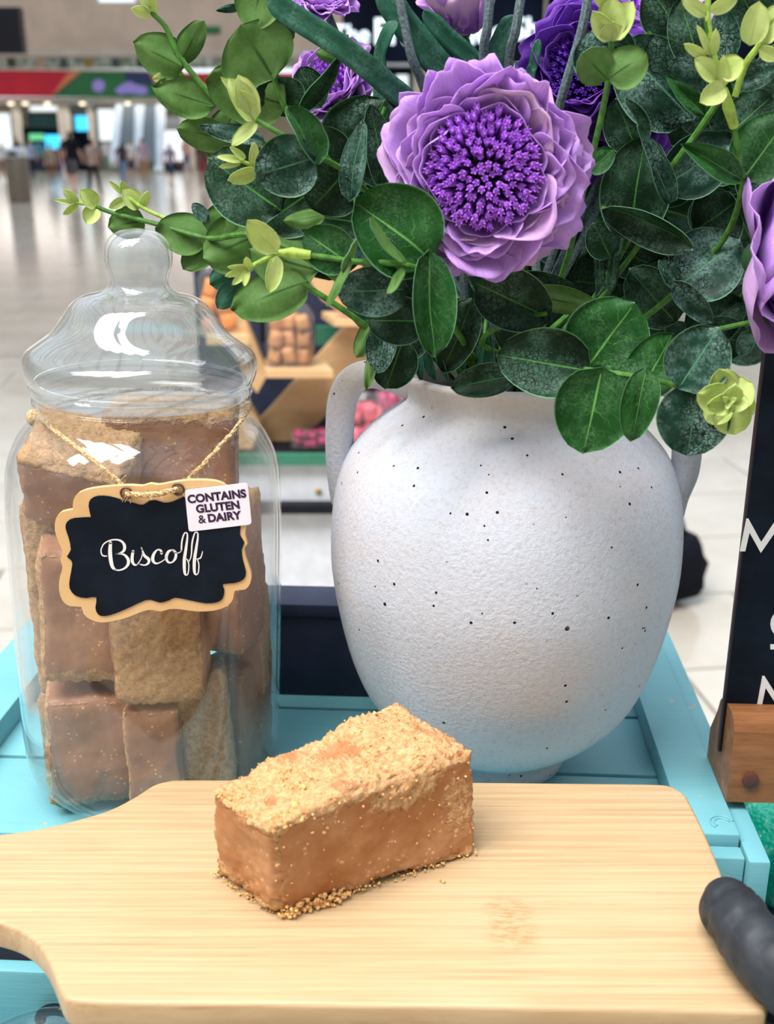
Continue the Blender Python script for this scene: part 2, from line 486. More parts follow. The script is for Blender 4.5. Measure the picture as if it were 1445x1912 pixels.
def teal_mat():
    g = NG('teal_paint')
    co = g.coord('Object')
    col = g.mix(g.smooth(g.noise(co, 9, 4), 0.35, 0.7), (0.125, 0.345, 0.395, 1), (0.155, 0.40, 0.45, 1))
    gr = g.noise(g.coord('Object', (2, 60, 60)), 8, 4, 0.7)
    col = g.mix(g.math('MULTIPLY', g.smooth(gr, 0.58, 0.75), 0.35), col, (0.07, 0.30, 0.36, 1))
    chip = g.math('MULTIPLY', g.smooth(g.noise(co, 95, 3), 0.66, 0.685), g.smooth(g.noise(co, 14, 1), 0.52, 0.58))
    col = g.mix(chip, col, (0.52, 0.34, 0.17, 1))
    g.set(color=col, rough=0.45, spec=0.4)
    g.bump(g.math('SUBTRACT', g.noise(g.coord('Object', (2, 40, 40)), 10, 4), chip), 0.25, 0.0008)
    return g.mat
M['teal'] = teal_mat()
M['sign_wood'] = wood('sign_wood', (0.20, 0.075, 0.026, 1), (0.31, 0.13, 0.048, 1), (0.12, 0.04, 0.014, 1), (2, 22, 22), 7, 0.45)
M['sign_plug'] = plain('sign_plug', (0.085, 0.028, 0.022, 1), 0.5)
M['sign_edge'] = plain('sign_edge', (0.022, 0.010, 0.016, 1), 0.4)
M['glove'] = None
def glove_mat():
    g = NG('black_nitrile')
    co = g.coord('Object')
    g.set(color=g.mix(g.smooth(g.noise(co, 40, 3), 0.4, 0.7), (0.016, 0.020, 0.026, 1), (0.028, 0.033, 0.040, 1)), rough=0.52, spec=0.4)
    g.bump(g.math('ADD', g.math('MULTIPLY', g.noise(co, 55, 2), 1.0), g.math('MULTIPLY', g.noise(co, 500, 3), 0.05)), 0.5, 0.003)
    return g.mat
M['glove'] = glove_mat()
M['navy'] = plain('navy_card', (0.020, 0.026, 0.055, 1), 0.6, 0.3, var=0.1)
M['black_cloth'] = plain('black_cloth', (0.006, 0.007, 0.012, 1), 0.9, 0.1, var=0.2, scale=300)
M['white_panel'] = plain('white_panel', (0.62, 0.64, 0.70, 1), 0.6, var=0.03)
M['ply'] = wood('plywood', (0.58, 0.36, 0.18, 1), (0.68, 0.45, 0.24, 1), (0.50, 0.29, 0.13, 1), (1.2, 6, 6), 6)
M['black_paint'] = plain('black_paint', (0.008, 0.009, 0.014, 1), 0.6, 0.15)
M['green_paint'] = plain('green_paint', (0.03, 0.16, 0.10, 1), 0.5)
M['magenta'] = plain('magenta_sweets', (0.38, 0.01, 0.10, 1), 0.4, var=0.3, scale=60)
M['pink'] = plain('pink_sweets', (0.75, 0.12, 0.18, 1), 0.4, var=0.2, scale=60)
M['honey'] = plain('honey_print', (0.42, 0.27, 0.03, 1), 0.6)
M['orange'] = plain('orange_label', (0.72, 0.24, 0.04, 1), 0.5)
M['mint_bag'] = None
def mint_mat():
    g = NG('mint_film')
    n = g.noise(g.coord('Object', (1, 1, 1)), 28, 4, 0.7)
    g.set(color=g.mix(g.smooth(n, 0.5, 0.68), (0.0, 0.50, 0.32, 1), (0.40, 0.85, 0.70, 1)), rough=0.2, spec=0.6)
    g.bump(n, 0.9, 0.012)
    return g.mat
M['mint_bag'] = mint_mat()

# ------------------------------------------------------------------ the mall: floor, ceiling, far facade
TABLE_Z = 1.03
MALL_A = math.radians(7.2)
MX = Vector((math.cos(MALL_A), math.sin(MALL_A), 0)); MY = Vector((-math.sin(MALL_A), math.cos(MALL_A), 0))
def mall(a, b, z=0.0): return MX * a + MY * b + Vector((0, 0, z))

def floor_mat(name, joints):
    g = NG(name)
    co = g.coord('Object', rot=(0, 0, -MALL_A)) if joints else g.coord('Object')
    n = g.noise(co, 2.2, 5, 0.65)
    oi = g.n('ShaderNodeObjectInfo')
    col = g.mix(g.smooth(n, 0.35, 0.7), (0.50, 0.44, 0.365, 1), (0.60, 0.545, 0.465, 1))
    col = g.mix(g.math('MULTIPLY', g.smooth(g.noise(co, 9, 3), 0.60, 0.72), 0.25), col, (0.60, 0.40, 0.25, 1))
    if joints:
        br = g.n('ShaderNodeTexBrick'); g.link(co, br.inputs['Vector'])
        br.inputs['Color1'].default_value = (1, 1, 1, 1); br.inputs['Color2'].default_value = (.9, .9, .9, 1); br.inputs['Mortar'].default_value = (.62, .6, .58, 1)
        br.inputs['Scale'].default_value = 1.0; br.inputs['Mortar Size'].default_value = 0.006; br.inputs['Brick Width'].default_value = 1.0; br.inputs['Row Height'].default_value = 0.5
        col = g.mix(1.0, col, br.outputs[0], 'MULTIPLY')
    else:
        col = g.mix(g.math('MULTIPLY', oi.outputs['Random'], 0.25), col, (0.60, 0.55, 0.46, 1))
    g.set(color=col, rough=0.15, spec=0.55)
    return g.mat
M['floor_far'] = floor_mat('polished_stone', True)
M['floor_tile'] = floor_mat('stone_tile', False)
M['joint'] = plain('joint', (0.20, 0.185, 0.165, 1), 0.8)
fm = MB()
fm.add([mall(-34, 7.5, 0), mall(34, 7.5, 0), mall(34, 84, 0), mall(-34, 84, 0)], [(0, 1, 2, 3)])
fm.m = 1
fm.add([mall(-34, -14, -0.008), mall(34, -14, -0.008), mall(34, 7.5, -0.008), mall(-34, 7.5, -0.008)], [(0, 1, 2, 3)])
floor = tag(fm.build('floor', [M['floor_far'], M['joint']], smooth=False), 'pale polished stone floor of the shopping hall', kind='structure')
# single tiles where they can be told apart
tile_me = None
def place_tile(a0, a1, b0, b1):
    global tile_me
    g = 0.010
    lx, ly = a1 - a0 - g, b1 - b0 - g
    key = (round(lx, 3), round(ly, 3))
    if tile_me is None: tile_me = {}
    if key not in tile_me:
        b = MB().box((-lx / 2, -ly / 2, -0.012), (lx / 2, ly / 2, 0.0))
        o = b.build('floor_tile', M['floor_tile'], floor, smooth=False, bevel=0.002)
        tile_me[key] = o.data
    else:
        o = bpy.data.objects.new('floor_tile', tile_me[key]); COL.objects.link(o); o.parent = floor
    o.location = mall((a0 + a1) / 2, (b0 + b1) / 2, 0.0)
    o.rotation_euler = (0, 0, MALL_A)
for row in range(0, 15):
    b0 = 0.02 + row * 0.5
    off = 0.5 if row % 2 else 0.13
    half = 0.9 + b0 * 0.42
    a = -8.0 + off
    while a < 8:
        if a + 1.0 > -half - 0.6 and a < half + 1.0: place_tile(a, a + 1.0, b0, b0 + 0.5)
        elif True:
            pass
        a += 1.0
# plain slab around the picked-out tiles so that the floor stays one level
sl = MB()
for row in range(0, 15):
    b0 = 0.02 + row * 0.5
    off = 0.5 if row % 2 else 0.13
    half = 0.9 + b0 * 0.42
    xs = [-8.0 + off + k for k in range(16)]
    inn = [a for a in xs if a + 1.0 > -half - 0.6 and a < half + 1.0]
    for lo, hi in ((-34, min(inn)), (max(inn) + 1.0, 34)):
        sl.add([mall(lo, b0, 0), mall(hi, b0, 0), mall(hi, b0 + 0.5, 0), mall(lo, b0 + 0.5, 0)], [(0, 1, 2, 3)])
sl.add([mall(-34, -14, 0), mall(34, -14, 0), mall(34, 0.02, 0), mall(-34, 0.02, 0)], [(0, 1, 2, 3)])
sl.add([mall(-34, 7.52, 0.0), mall(34, 7.52, 0.0), mall(34, 7.53, 0.0), mall(-34, 7.53, 0.0)], [(0, 1, 2, 3)])
sl.build('stone_slab', M['floor_far'], floor, smooth=False)

M['beige_wall'] = plain('beige_wall', (0.56, 0.42, 0.33, 1), 0.7, var=0.04, scale=1.0)
M['soffit'] = plain('soffit', (0.50, 0.42, 0.35, 1), 0.7, var=0.04, scale=1.0)
M['cream'] = plain('cream', (0.62, 0.56, 0.48, 1), 0.6, var=0.04, scale=2.0)
M['bar_metal'] = plain('bar_metal', (0.55, 0.57, 0.60, 1), 0.5)
M['shop_dark'] = plain('shop_dark', (0.005, 0.008, 0.020, 1), 0.8, 0.08, var=0.2, scale=1)
M['shop_teal'] = plain('shop_teal', (0.010, 0.075, 0.085, 1), 0.4, var=0.1, scale=1)
M['red'] = plain('banner_red', (0.52, 0.010, 0.030, 1), 0.5, var=0.05, scale=1)
M['bgreen'] = plain('banner_green', (0.020, 0.14, 0.045, 1), 0.5, var=0.05, scale=1)
M['bnavy'] = plain('banner_navy', (0.020, 0.035, 0.11, 1), 0.5)
M['lilac'] = plain('banner_lilac', (0.36, 0.27, 0.72, 1), 0.5)
M['peach'] = plain('banner_peach', (0.65, 0.20, 0.10, 1), 0.5)
M['pale_glass'] = plain('pale_glass', (0.42, 0.56, 0.50, 1), 0.2, 0.6, var=0.3, scale=2.5)
M['screen'] = plain('screen_black', (0.006, 0.006, 0.012, 1), 0.3)
M['glow_white'] = emissive('shop_letter', (0.80, 0.92, 1.0, 1), 0.75)
M['lamp'] = emissive('downlight_glow', (1.0, 0.88, 0.66, 1), 1.3)
M['lamp_cool'] = emissive('panel_glow', (0.85, 0.93, 1.0, 1), 0.50)
M['cyan_glow'] = emissive('screen_cyan', (0.05, 0.55, 0.95, 1), 0.9)
M['green_glow'] = emissive('sign_green', (0.12, 0.55, 0.25, 1), 0.6)
M['escal_white'] = plain('escalator_white', (0.72, 0.80, 0.88, 1), 0.3, var=0.03, scale=1)
M['escal_grey'] = plain('escalator_grey', (0.10, 0.14, 0.17, 1), 0.4)
M['bin'] = plain('bin_metal', (0.20, 0.165, 0.13, 1), 0.35, 0.5, 0.3)

# glazed roof bars over the hall, side and end walls
cm = MB()
for k in range(-12, 13):
    cm.box((k * 2.5 - 0.12, -14, 14.0), (k * 2.5 + 0.12, 84, 14.35))
for k in range(0, 20):
    cm.box((-31, -14 + k * 5 - 0.10, 14.05), (31, -14 + k * 5 + 0.10, 14.3))
tag(cm.build('ceiling', M['bar_metal'], smooth=False), 'grid of glazing bars under the glass roof', kind='structure')
for nm, lo, hi in (('wall_left', (-31.3, -14, 0), (-31, 84, 14)), ('wall_right', (31, -14, 0), (31.3, 84, 14)), ('wall_back', (-31, -14.3, 0), (31, -14, 14))):
    tag(MB().box(lo, hi).build(nm, M['cream'], smooth=False), {'wall_left': 'plain cream side wall beyond the gallery', 'wall_right': 'plain cream side wall on the shop side', 'wall_back': 'plain cream wall behind the viewer'}[nm], kind='structure')

FY = 60.0                              # distance of the far facade
def face_rect(mb, x0, y0, x1, y1, Y, d=0.1):
    a, b = on_y(x0, y1, Y), on_y(x1, y0, Y)
    mb.box((a.x, Y, min(a.z, b.z)), (b.x, Y + d, max(a.z, b.z)))
    return mb
wf = MB(); face_rect(wf, -140, -260, 1400, 104, FY + 0.6, 0.3)
wall_far = tag(wf.build('wall_front', M['beige_wall'], smooth=False), 'beige bulkhead above the upper gallery', kind='structure')
wf = MB(); face_rect(wf, -140, 92, 700, 104, FY - 0.6, 1.2)
tag(wf.build('trim_1', M['soffit'], smooth=False), 'pale edge along the foot of the bulkhead', kind='structure')
wf = MB(); face_rect(wf, -140, 182, 1400, 345, FY + 6, 0.2); face_rect(wf, -140, 182, 1400, 191, FY + 0.4, 5.6)
tag(wf.build('wall_far_shops', M['cream'], smooth=False), 'pale shop wall under the gallery', kind='structure')
wf = MB(); face_rect(wf, -140, 100, 1400, 128, FY + 4, 0.2)
tag(wf.build('wall_gallery', M['pale_glass'], smooth=False), 'upper gallery shops behind the glass balustrade', kind='structure')

gl = empty('balustrade', on_y(140, 128, FY + 0.5), 'pale glass balustrade above the red and green banner', 'balustrade')
for k in range(7):
    b = MB(); face_rect(b, -60 + k * 60, 108, -3 + k * 60, 127, FY + 0.5, 0.03); b.build('pane', M['plastic'], gl, smooth=False)
b = MB(); face_rect(b, -60, 105, 360, 108, FY + 0.45, 0.12); b.build('handrail', M['bar_metal'], gl, smooth=False)
for k, (x, m) in enumerate(((20, 'screen'), (75, 'beige_wall'), (118, 'shop_teal'), (165, 'honey'), (215, 'shop_teal'), (262, 'screen'))):
    wf = MB(); face_rect(wf, x - 6, 107, x + 7, 127, FY + 3.92, 0.1)
    tag(wf.build('gallery_poster', M[m], smooth=False), ['black', 'tan', 'dark teal', 'mustard', 'deep teal', 'charcoal'][k] + ' poster panel ' + ['above the red end of the banner', 'above the middle of the red banner', 'where red banner meets orange', 'above the start of the green banner', 'above the lilac ball', 'above the lilac shoe'][k], 'poster', 'gallery posters')

bn = empty('banner', on_y(140, 182, FY), 'long red and green banner with lilac shapes along the gallery edge', 'banner')
def poly(name, pts, mat, parent, Y, d=0.02):
    b = MB(); b.prism([on_y(x, y, Y) for x, y in pts], (0, d, 0)); return b.build(name, mat, parent, smooth=False)
poly('red_panel', [(-140, 128), (130, 132), (95, 181), (-140, 179)], M['red'], bn, FY, 0.2)
poly('orange_stripe', [(130, 132), (154, 132), (108, 176), (98, 181), (95, 181)], M['peach'], bn, FY, 0.2)
poly('green_panel', [(154, 132), (232, 133), (236, 155), (300, 158), (300, 182), (95, 181)], M['bgreen'], bn, FY, 0.2)
poly('navy_panel', [(232, 133), (278, 134), (290, 158), (236, 156)], M['bnavy'], bn, FY, 0.2)
poly('red_panel', [(290, 135), (1400, 140), (1400, 190), (300, 182), (300, 158)], M['red'], bn, FY, 0.2)
poly('orange_stripe', [(278, 134), (290, 135), (300, 158), (290, 158)], M['peach'], bn, FY, 0.2)
poly('ball_print', [(184 + 12 * math.cos(a * .5236), 160 + 12 * math.sin(a * .5236)) for a in range(12)], M['lilac'], bn, FY - 0.03)
poly('shoe_print', [(214, 168), (222, 162), (234, 154), (244, 152), (254, 158), (272, 162), (277, 174), (262, 177), (238, 174), (222, 176)], M['lilac'], bn, FY - 0.03)
poly('trim_strip', [(-140, 125), (300, 130), (300, 134), (-140, 129)], M['cream'], bn, FY - 0.04)

sm = empty('hanging_screen', on_y(15, 100, 22), 'large black screen hanging at the upper corner of the hall', 'screen')
b = MB(); face_rect(b, -60, 12, 36, 100, 22, 0.25); b.build('casing', M['screen'], sm, smooth=False, bevel=0.03)
b = MB(); face_rect(b, -40, -60, -34, 14, 22.1, 0.06); b.build('hanger', M['bar_metal'], sm, smooth=False)
lp = empty('ceiling_light_panel', on_y(215, 0, 30), 'cool white light panel under the roof, above the banner', 'light')
b = MB(); face_rect(b, 185, -12, 250, 3, 30, 0.1); b.build('diffuser', M['lamp_cool'], lp, smooth=False)
b = MB(); face_rect(b, 182, -14, 253, 5, 30.05, 0.1); b.build('casing', M['bar_metal'], lp, smooth=False)
ex = empty('exit_sign', on_y(393, 60, FY + 0.52), 'small dark green sign on the beige bulkhead beside the leaves', 'sign')
b = MB(); face_rect(b, 380, 49, 411, 63, FY + 0.52, 0.1); b.build('casing', M['bgreen'], ex, smooth=False)

for k, (x, y, t) in enumerate(((20, 192, 'at the far end of the gallery edge'), (47, 192, 'over the pale column next to the bin'), (88, 190, 'under the middle of the red banner'), (153, 183, 'under the green banner, over the man in black'), (238, 187, 'over the top of the escalators'))):
    b = MB(); p = on_y(x, y, FY + 0.9); p.z = on_y(x, 191, FY + 0.4).z - 0.02; b.ball(p, 6 * scale_at(p), 1, 1, 0.6)
    tag(b.build('downlight', M['lamp'], smooth=True), 'small warm downlight ' + t, 'light', 'downlights under the gallery')

# far shop fronts and columns
pl_ = on_y(200, 190, FY - 1)
area_light('gallery_fill_light', (pl_.x, FY + 0.5, pl_.z - 0.15), (pl_.x, FY - 2.0, 0.0), (34.0, 3.0), 420, (1.0, 0.93, 0.84))  # added fill light that brightens the columns and people near the gallery
def shop(name, label, x0, x1, ytop, mat, Y=FY + 3, extra=()):
    s = empty(name, on_y((x0 + x1) / 2, 345, Y), label, 'shop front')
    b = MB(); face_rect(b, x0, ytop + 26, x1, 345, Y + 0.2, 0.2); b.build('interior', M['shop_dark'], s, smooth=False)
    b = MB(); face_rect(b, x0, ytop, x1, ytop + 28, Y, 0.4); b.build('fascia', mat, s, smooth=False)
    for nm, a, c, d, e, m in extra:
        b = MB(); face_rect(b, a, c, d, e, Y - 0.1, 0.15); b.build(nm, m, s, smooth=False)
    return s
shop('shop_front', 'dark teal shop front glowing with blue and green screens', 52, 118, 211, M['shop_teal'], extra=(('screen', 86, 252, 114, 278, M['cyan_glow']), ('lit_sign', 55, 250, 80, 262, M['green_glow'])))
shop('shop_front', 'narrow dark green shop front at the edge of the hall', 18, 32, 212, M['bgreen'])
shop('shop_front', 'narrow shop front with a pale blue fascia between two columns', 142, 168, 216, M['cyan_glow'])
shop('shop_front', 'dark shop front with a white fascia beyond the escalators', 306, 345, 218, M['escal_white'])
def column(x0, x1, label, Y=FY + 1):
    c = empty('column', on_y((x0 + x1) / 2, 345, Y), label, 'column')
    p0, p1 = on_y((x0 + x1) / 2, 345, Y), on_y((x0 + x1) / 2, 196, Y)
    r = (x1 - x0) / 2 * scale_at(p0)
    MB().lathe([(r, 0.0), (r, p1.z)], (p0.x, Y, 0), 24).build('shaft', M['cream'], c)
    MB().lathe([(r * 1.15, 0.0), (r * 1.15, 0.25), (r, 0.3)], (p0.x, Y, 0), 24).build('base', M['soffit'], c)
for k, (x0, x1, y0, y1, t) in enumerate(((-4, 16, 212, 300, 'at the edge of the hall behind the white top'), (187, 212, 204, 262, 'between the slim column and the escalators'), (56, 112, 198, 207, 'above the dark teal shop front'), (308, 342, 244, 300, 'past the escalators behind the mauve shirt'))):
    b = MB(); face_rect(b, x0, y0, x1, y1, FY + 2.5, 0.1)
    wn = empty('shop_window', on_y((x0 + x1) / 2, y1, FY + 2.5), 'bright lit shop window ' + t, 'window', 'lit far shop windows')
    b.build('pane', M['lamp_cool'], wn, smooth=False)
    b = MB(); face_rect(b, x0 - 1.5, y0 - 1.5, x1 + 1.5, y1 + 1.5, FY + 2.62, 0.1); b.build('casing', M['cream'], wn, smooth=False)
column(36, 52, 'pale round column behind the litter bin')
column(120, 142, 'wide tan column right behind the man in black')
column(174, 186, 'slim pale column beside the escalators')
column(345, 366, 'pale column at the edge of the leaves beyond the escalators')
# escalators: pale inclined sides with dark treads between
es = empty('escalator', on_y(255, 330, FY - 3), 'pair of white escalators with grey treads rising at the end of the hall', 'escalator')
def slope(name, mat, x0, x1, xb0, xb1, yt, yb, Y=FY - 3):
    a = [on_y(xb0, yb, Y), on_y(xb1, yb, Y), on_y(x1, yt, Y + 3), on_y(x0, yt, Y + 3)]
    b = MB(); b.prism(a, (0, 0.25, -0.3)); return b.build(name, mat, es, smooth=False)
slope('side_panel', M['escal_white'], 216, 229, 204, 220, 195, 300)
slope('tread_band', M['escal_grey'], 229, 252, 222, 248, 196, 290)
slope('side_panel', M['escal_white'], 252, 270, 248, 262, 196, 300)
slope('tread_band', M['escal_grey'], 270, 290, 266, 288, 196, 300)
slope('side_panel', M['escal_white'], 291, 306, 288, 303, 195, 318)

# litter bin
bp = on_z(39, 378, 0.0)
bn_ = empty('litter_bin', bp, 'round brown metal litter bin standing alone on the polished floor', 'bin')
s = scale_at(bp)
MB().lathe([(0.0, 0), (20 * s, 0.0), (21 * s, 0.05), (21 * s, 78 * s), (20.5 * s, 80 * s)], bp, 24).build('body', M['bin'], bn_)
MB().lathe([(20.5 * s, 80 * s), (22 * s, 81 * s), (22 * s, 92 * s), (16 * s, 97 * s), (0.0, 98 * s)], bp, 24).build('lid', M['bar_metal'], bn_)
b = MB(); b.box((bp.x - 8 * s, bp.y - 22.5 * s, 83 * s), (bp.x + 8 * s, bp.y - 15 * s, 90 * s)); b.build('flap', M['screen'], bn_, smooth=False)

# ------------------------------------------------------------------ people far away in the hall
skin_tones = [(0.50, 0.28, 0.18, 1), (0.36, 0.18, 0.11, 1), (0.56, 0.34, 0.25, 1)]
def person_base(stride, arm):
    V = [(0, 0, 0.95), (0, 0, 1.10), (0, 0.01, 1.30), (0, 0.01, 1.43), (0, 0.0, 1.52), (0, -0.01, 1.60), (0, -0.01, 1.70)]
    Rr = [(0.15, 0.11), (0.14, 0.10), (0.17, 0.11), (0.11, 0.08), (0.052, 0.055), (0.078, 0.092), (0.066, 0.08)]
    E = [(0, 1), (1, 2), (2, 3), (3, 4), (4, 5), (5, 6)]
    def add(p, r, par):
        V.append(p); Rr.append(r); E.append((par, len(V) - 1)); return len(V) - 1
    for sx in (-1, 1):
        st = stride * sx
        h = add((sx * 0.09, 0, 0.86), (0.095, 0.10), 0)
        k = add((sx * 0.095, -0.10 * st - 0.01, 0.49), (0.062, 0.066), h)
        a = add((sx * 0.10, -0.26 * st + 0.03, 0.09), (0.040, 0.045), k)
        add((sx * 0.105, -0.26 * st - 0.10, 0.035), (0.038, 0.03), a)
        s_ = add((sx * 0.185, 0.0, 1.40), (0.062, 0.062), 3)
        e = add((sx * 0.235, 0.10 * st * arm + 0.02, 1.13), (0.044, 0.044), s_)
        w = add((sx * 0.24, 0.18 * st * arm - 0.06, 0.90), (0.032, 0.034), e)
        add((sx * 0.235, 0.20 * st * arm - 0.08, 0.80), (0.022, 0.036), w)
    return skin_mesh(V, E, Rr, 2, 'person')
bases = [person_base(0.9, 1.0), person_base(-0.7, 0.8), person_base(0.15, 0.4)]
people = [   # x, feet y, height px, base, facing away?, shirt, trousers, skin, hair, shorts, label
    (139, 362, 116, 0, 1, (0.006, 0.006, 0.012), (0.10, 0.09, 0.10), 2, (0.02, 0.012, 0.01), 1, 'tall person in a black top and grey shorts walking away'),
    (178, 366, 106, 1, 1, (0.42, 0.30, 0.26), (0.008, 0.008, 0.010), 1, (0.025, 0.012, 0.01), 0, 'person in a beige top and black trousers beside the person in black'),
    (100, 352, 78, 2, 1, (0.34, 0.26, 0.20), (0.20, 0.10, 0.06), 2, (0.15, 0.08, 0.04), 0, 'person in a tan top just past the litter bin'),
    (62, 335, 72, 0, 0, (0.34, 0.38, 0.58), (0.03, 0.035, 0.06), 0, (0.35, 0.20, 0.10), 0, 'person in a pale blue shirt behind the bin'),
    (78, 330, 70, 1, 1, (0.06, 0.26, 0.32), (0.05, 0.06, 0.10), 0, (0.02, 0.012, 0.01), 0, 'person in a teal top below the blue screen'),
    (10, 338, 74, 2, 1, (0.60, 0.56, 0.58), (0.30, 0.20, 0.16), 0, (0.55, 0.50, 0.50), 1, 'person in a white top near the edge of the hall'),
    (38, 340, 84, 1, 0, (0.05, 0.045, 0.08), (0.03, 0.03, 0.05), 0, (0.28, 0.12, 0.06), 0, 'person in dark clothes standing behind the litter bin'),
    (231, 345, 80, 0, 1, (0.05, 0.03, 0.05), (0.16, 0.24, 0.36), 0, (0.03, 0.015, 0.01), 0, 'person in a dark top and blue jeans at the foot of the escalator'),
    (247, 338, 76, 1, 1, (0.70, 0.66, 0.62), (0.02, 0.025, 0.06), 0, (0.40, 0.26, 0.16), 1, 'person in a white top and navy shorts by the escalator'),
    (270, 348, 90, 2, 1, (0.44, 0.32, 0.38), (0.36, 0.22, 0.12), 2, (0.28, 0.15, 0.10), 0, 'person in a pinkish shirt and tan trousers between two escalators'),
    (321, 352, 82, 0, 1, (0.30, 0.22, 0.30), (0.03, 0.06, 0.09), 0, (0.06, 0.035, 0.02), 1, 'person in a mauve shirt and dark shorts right of the escalators'),
    (350, 330, 74, 1, 1, (0.60, 0.36, 0.30), (0.16, 0.14, 0.24), 0, (0.03, 0.015, 0.01), 0, 'person in a peach top near the round column'),
    (383, 352, 92, 2, 1, (0.10, 0.05, 0.045), (0.28, 0.05, 0.06), 1, (0.02, 0.01, 0.01), 0, 'person in a brown top and dark red trousers behind the leaves'),
    (202, 322, 60, 0, 0, (0.68, 0.68, 0.72), (0.20, 0.30, 0.24), 0, (0.10, 0.05, 0.03), 0, 'person in white far off beside the slim column'),
    (120, 330, 66, 1, 1, (0.30, 0.16, 0.12), (0.05, 0.03, 0.18), 0, (0.06, 0.03, 0.02), 0, 'person in a rust top half hidden by the person in black'),
]
pm_cache = {}
def pmat(col):
    k = tuple(round(c, 3) for c in col[:3])
    if k not in pm_cache: pm_cache[k] = plain('cloth', tuple(k) + (1,), 0.8, 0.2, var=0.1, scale=6)
    return pm_cache[k]
for (x, fy, hp, bi, away, sh, tr, sk, hr, shorts, lab) in people:
    p = on_z(x, fy, 0.0)
    h = hp * scale_at(p) / 1.78
    h = min(max(h, 0.85), 1.12)
    p = CAM + (p - CAM) * 1.0
    me = bases[bi].copy()
    for c in (sh, tr, skin_tones[sk], hr, (0.03, 0.03, 0.03)): me.materials.append(pmat(c))
    for pl in me.polygons:
        c = pl.center
        arm = abs(c.x) > 0.20 and c.z < 1.20
        if c.z > 1.50:
            pl.material_index = 3 if (c.z > 1.66 or c.y > 0.02) else 2
        elif arm: pl.material_index = 2
        elif c.z > 0.93 or abs(c.x) > 0.205: pl.material_index = 0
        elif c.z < 0.07: pl.material_index = 4
        elif shorts and c.z < 0.52: pl.material_index = 2
        else: pl.material_index = 1
    o = bpy.data.objects.new('person', me); COL.objects.link(o)
    o.location = p; o.scale = (h, h, h)
    o.rotation_euler = (0, 0, (math.pi if away else 0) + R.uniform(-0.5, 0.5))
    tag(o, lab, 'person', 'people walking in the hall')

# ------------------------------------------------------------------ shop with the lit letters behind the flowers
SY = 20.0
sf = empty('shop_front', on_y(830, 330, SY), 'dark shop front with white lit letters behind the flowers', 'shop front')
b = MB(); face_rect(b, 640, -60, 1900, 118, SY, 0.3); b.build('fascia', M['shop_dark'], sf, smooth=False)
b = MB(); face_rect(b, 640, 118, 1900, 122, SY - 0.06, 0.4); b.build('trim_line', M['bar_metal'], sf, smooth=False)
b = MB(); b.box((on_y(640, 0, SY).x, SY + 0.8, 0), (on_y(1900, 0, SY).x, SY + 0.9, on_y(700, 118, SY).z)); b.build('interior', M['shop_dark'], sf, smooth=False)
for x0, x1 in ((770, 800), (838, 850), (1004, 1022)):
    b = MB(); face_rect(b, x0, 122 if x0 < 1000 else -20, x1, 330, SY + (0.3 if x0 < 1000 else -0.1), 0.12); b.build('post', M['cream'], sf, smooth=False)
for x0, x1, y0, y1 in ((740, 762, 140, 170), (925, 975, 121, 130), (655, 700, 172, 180)):
    b = MB(); face_rect(b, x0, y0, x1, y1, SY + 0.6, 0.05); b.build('lit_panel', M['lamp_cool'], sf, smooth=False)
pF, pS = on_y(712, 66, SY), on_y(968, 52, SY)
def put_word(word, px_left, px_right, py, Y, mat):
    me = text_mesh(word, 1.0, 0.03, 0.012, 'LEFT')
    xs = [v.co.x for v in me.vertices]; ys = [v.co.y for v in me.vertices]
    a, c = on_y(px_left, py, Y), on_y(px_right, py, Y)
    k = (c.x - a.x) / (max(xs) - min(xs))
    Mx = Matrix.Translation((a.x - min(xs) * k, Y - 0.05, a.z)) @ Matrix.Rotation(math.pi / 2, 4, 'X') @ Matrix.Scale(k, 4)
    text_obj('letters', me, mat, Mx, sf)
put_word('The', 620, 690, 66, SY, M['glow_white'])
put_word('Fragrance', 700, 945, 62, SY, M['glow_white'])
put_word('Shop', 957, 1062, 56, SY, M['glow_white'])

# ------------------------------------------------------------------ display stand in the middle distance
DY = 2.0
ds = empty('display_table', on_y(600, 1300, 2.1) * 1.0, 'white and black sweet display table between jar and vase', 'table')
ds.location.z = 0.0
def drect(name, x0, y0, x1, y1, mat, parent, Y=DY, d=0.02, bev=0.0):
    b = MB(); face_rect(b, x0, y0, x1, y1, Y, d); return b.build(name, mat, parent, smooth=False, bevel=bev)
drect('front_panel', 330, 958, 1000, 1270, M['white_panel'], ds, DY, 0.5)
drect('black_edge', 330, 944, 1000, 960, M['black_paint'], ds, DY - 0.03, 0.55)
drect('bee_print_box', 330, 868, 1000, 945, M['white_panel'], ds, DY, 0.5)
drect('green_edge', 330, 850, 1000, 869, M['green_paint'], ds, DY - 0.02, 0.02)
b = MB(); gp = on_y(330, 852, DY); gq = on_y(1000, 852, DY)
b.box((gp.x, DY + 0.001, gp.z - 0.02), (gq.x, DY + 0.52, gp.z - 0.002)); b.build('table_mat', M['black_paint'], ds, smooth=False)
tp = on_y(600, 850, DY)
b = MB(); b.box((tp.x - 0.33, DY - 0.02, 0.0), (tp.x - 0.28, DY + 0.05, 0.40)); b.build('leg', M['black_paint'], ds, smooth=False)
b = MB(); b.box((tp.x + 0.33, DY - 0.02, 0.0), (tp.x + 0.38, DY + 0.05, 0.40)); b.build('leg', M['black_paint'], ds, smooth=False)
b = MB(); b.ball(on_y(594, 917, DY - 0.003), 0.006, 1.2, 0.5, 0.9)
b.m = 1; b.ball(on_y(596, 917, DY - 0.004), 0.0035, 0.5, 1, 1.2); b.build('bee_print', [M['honey'], M['black_paint']], ds)

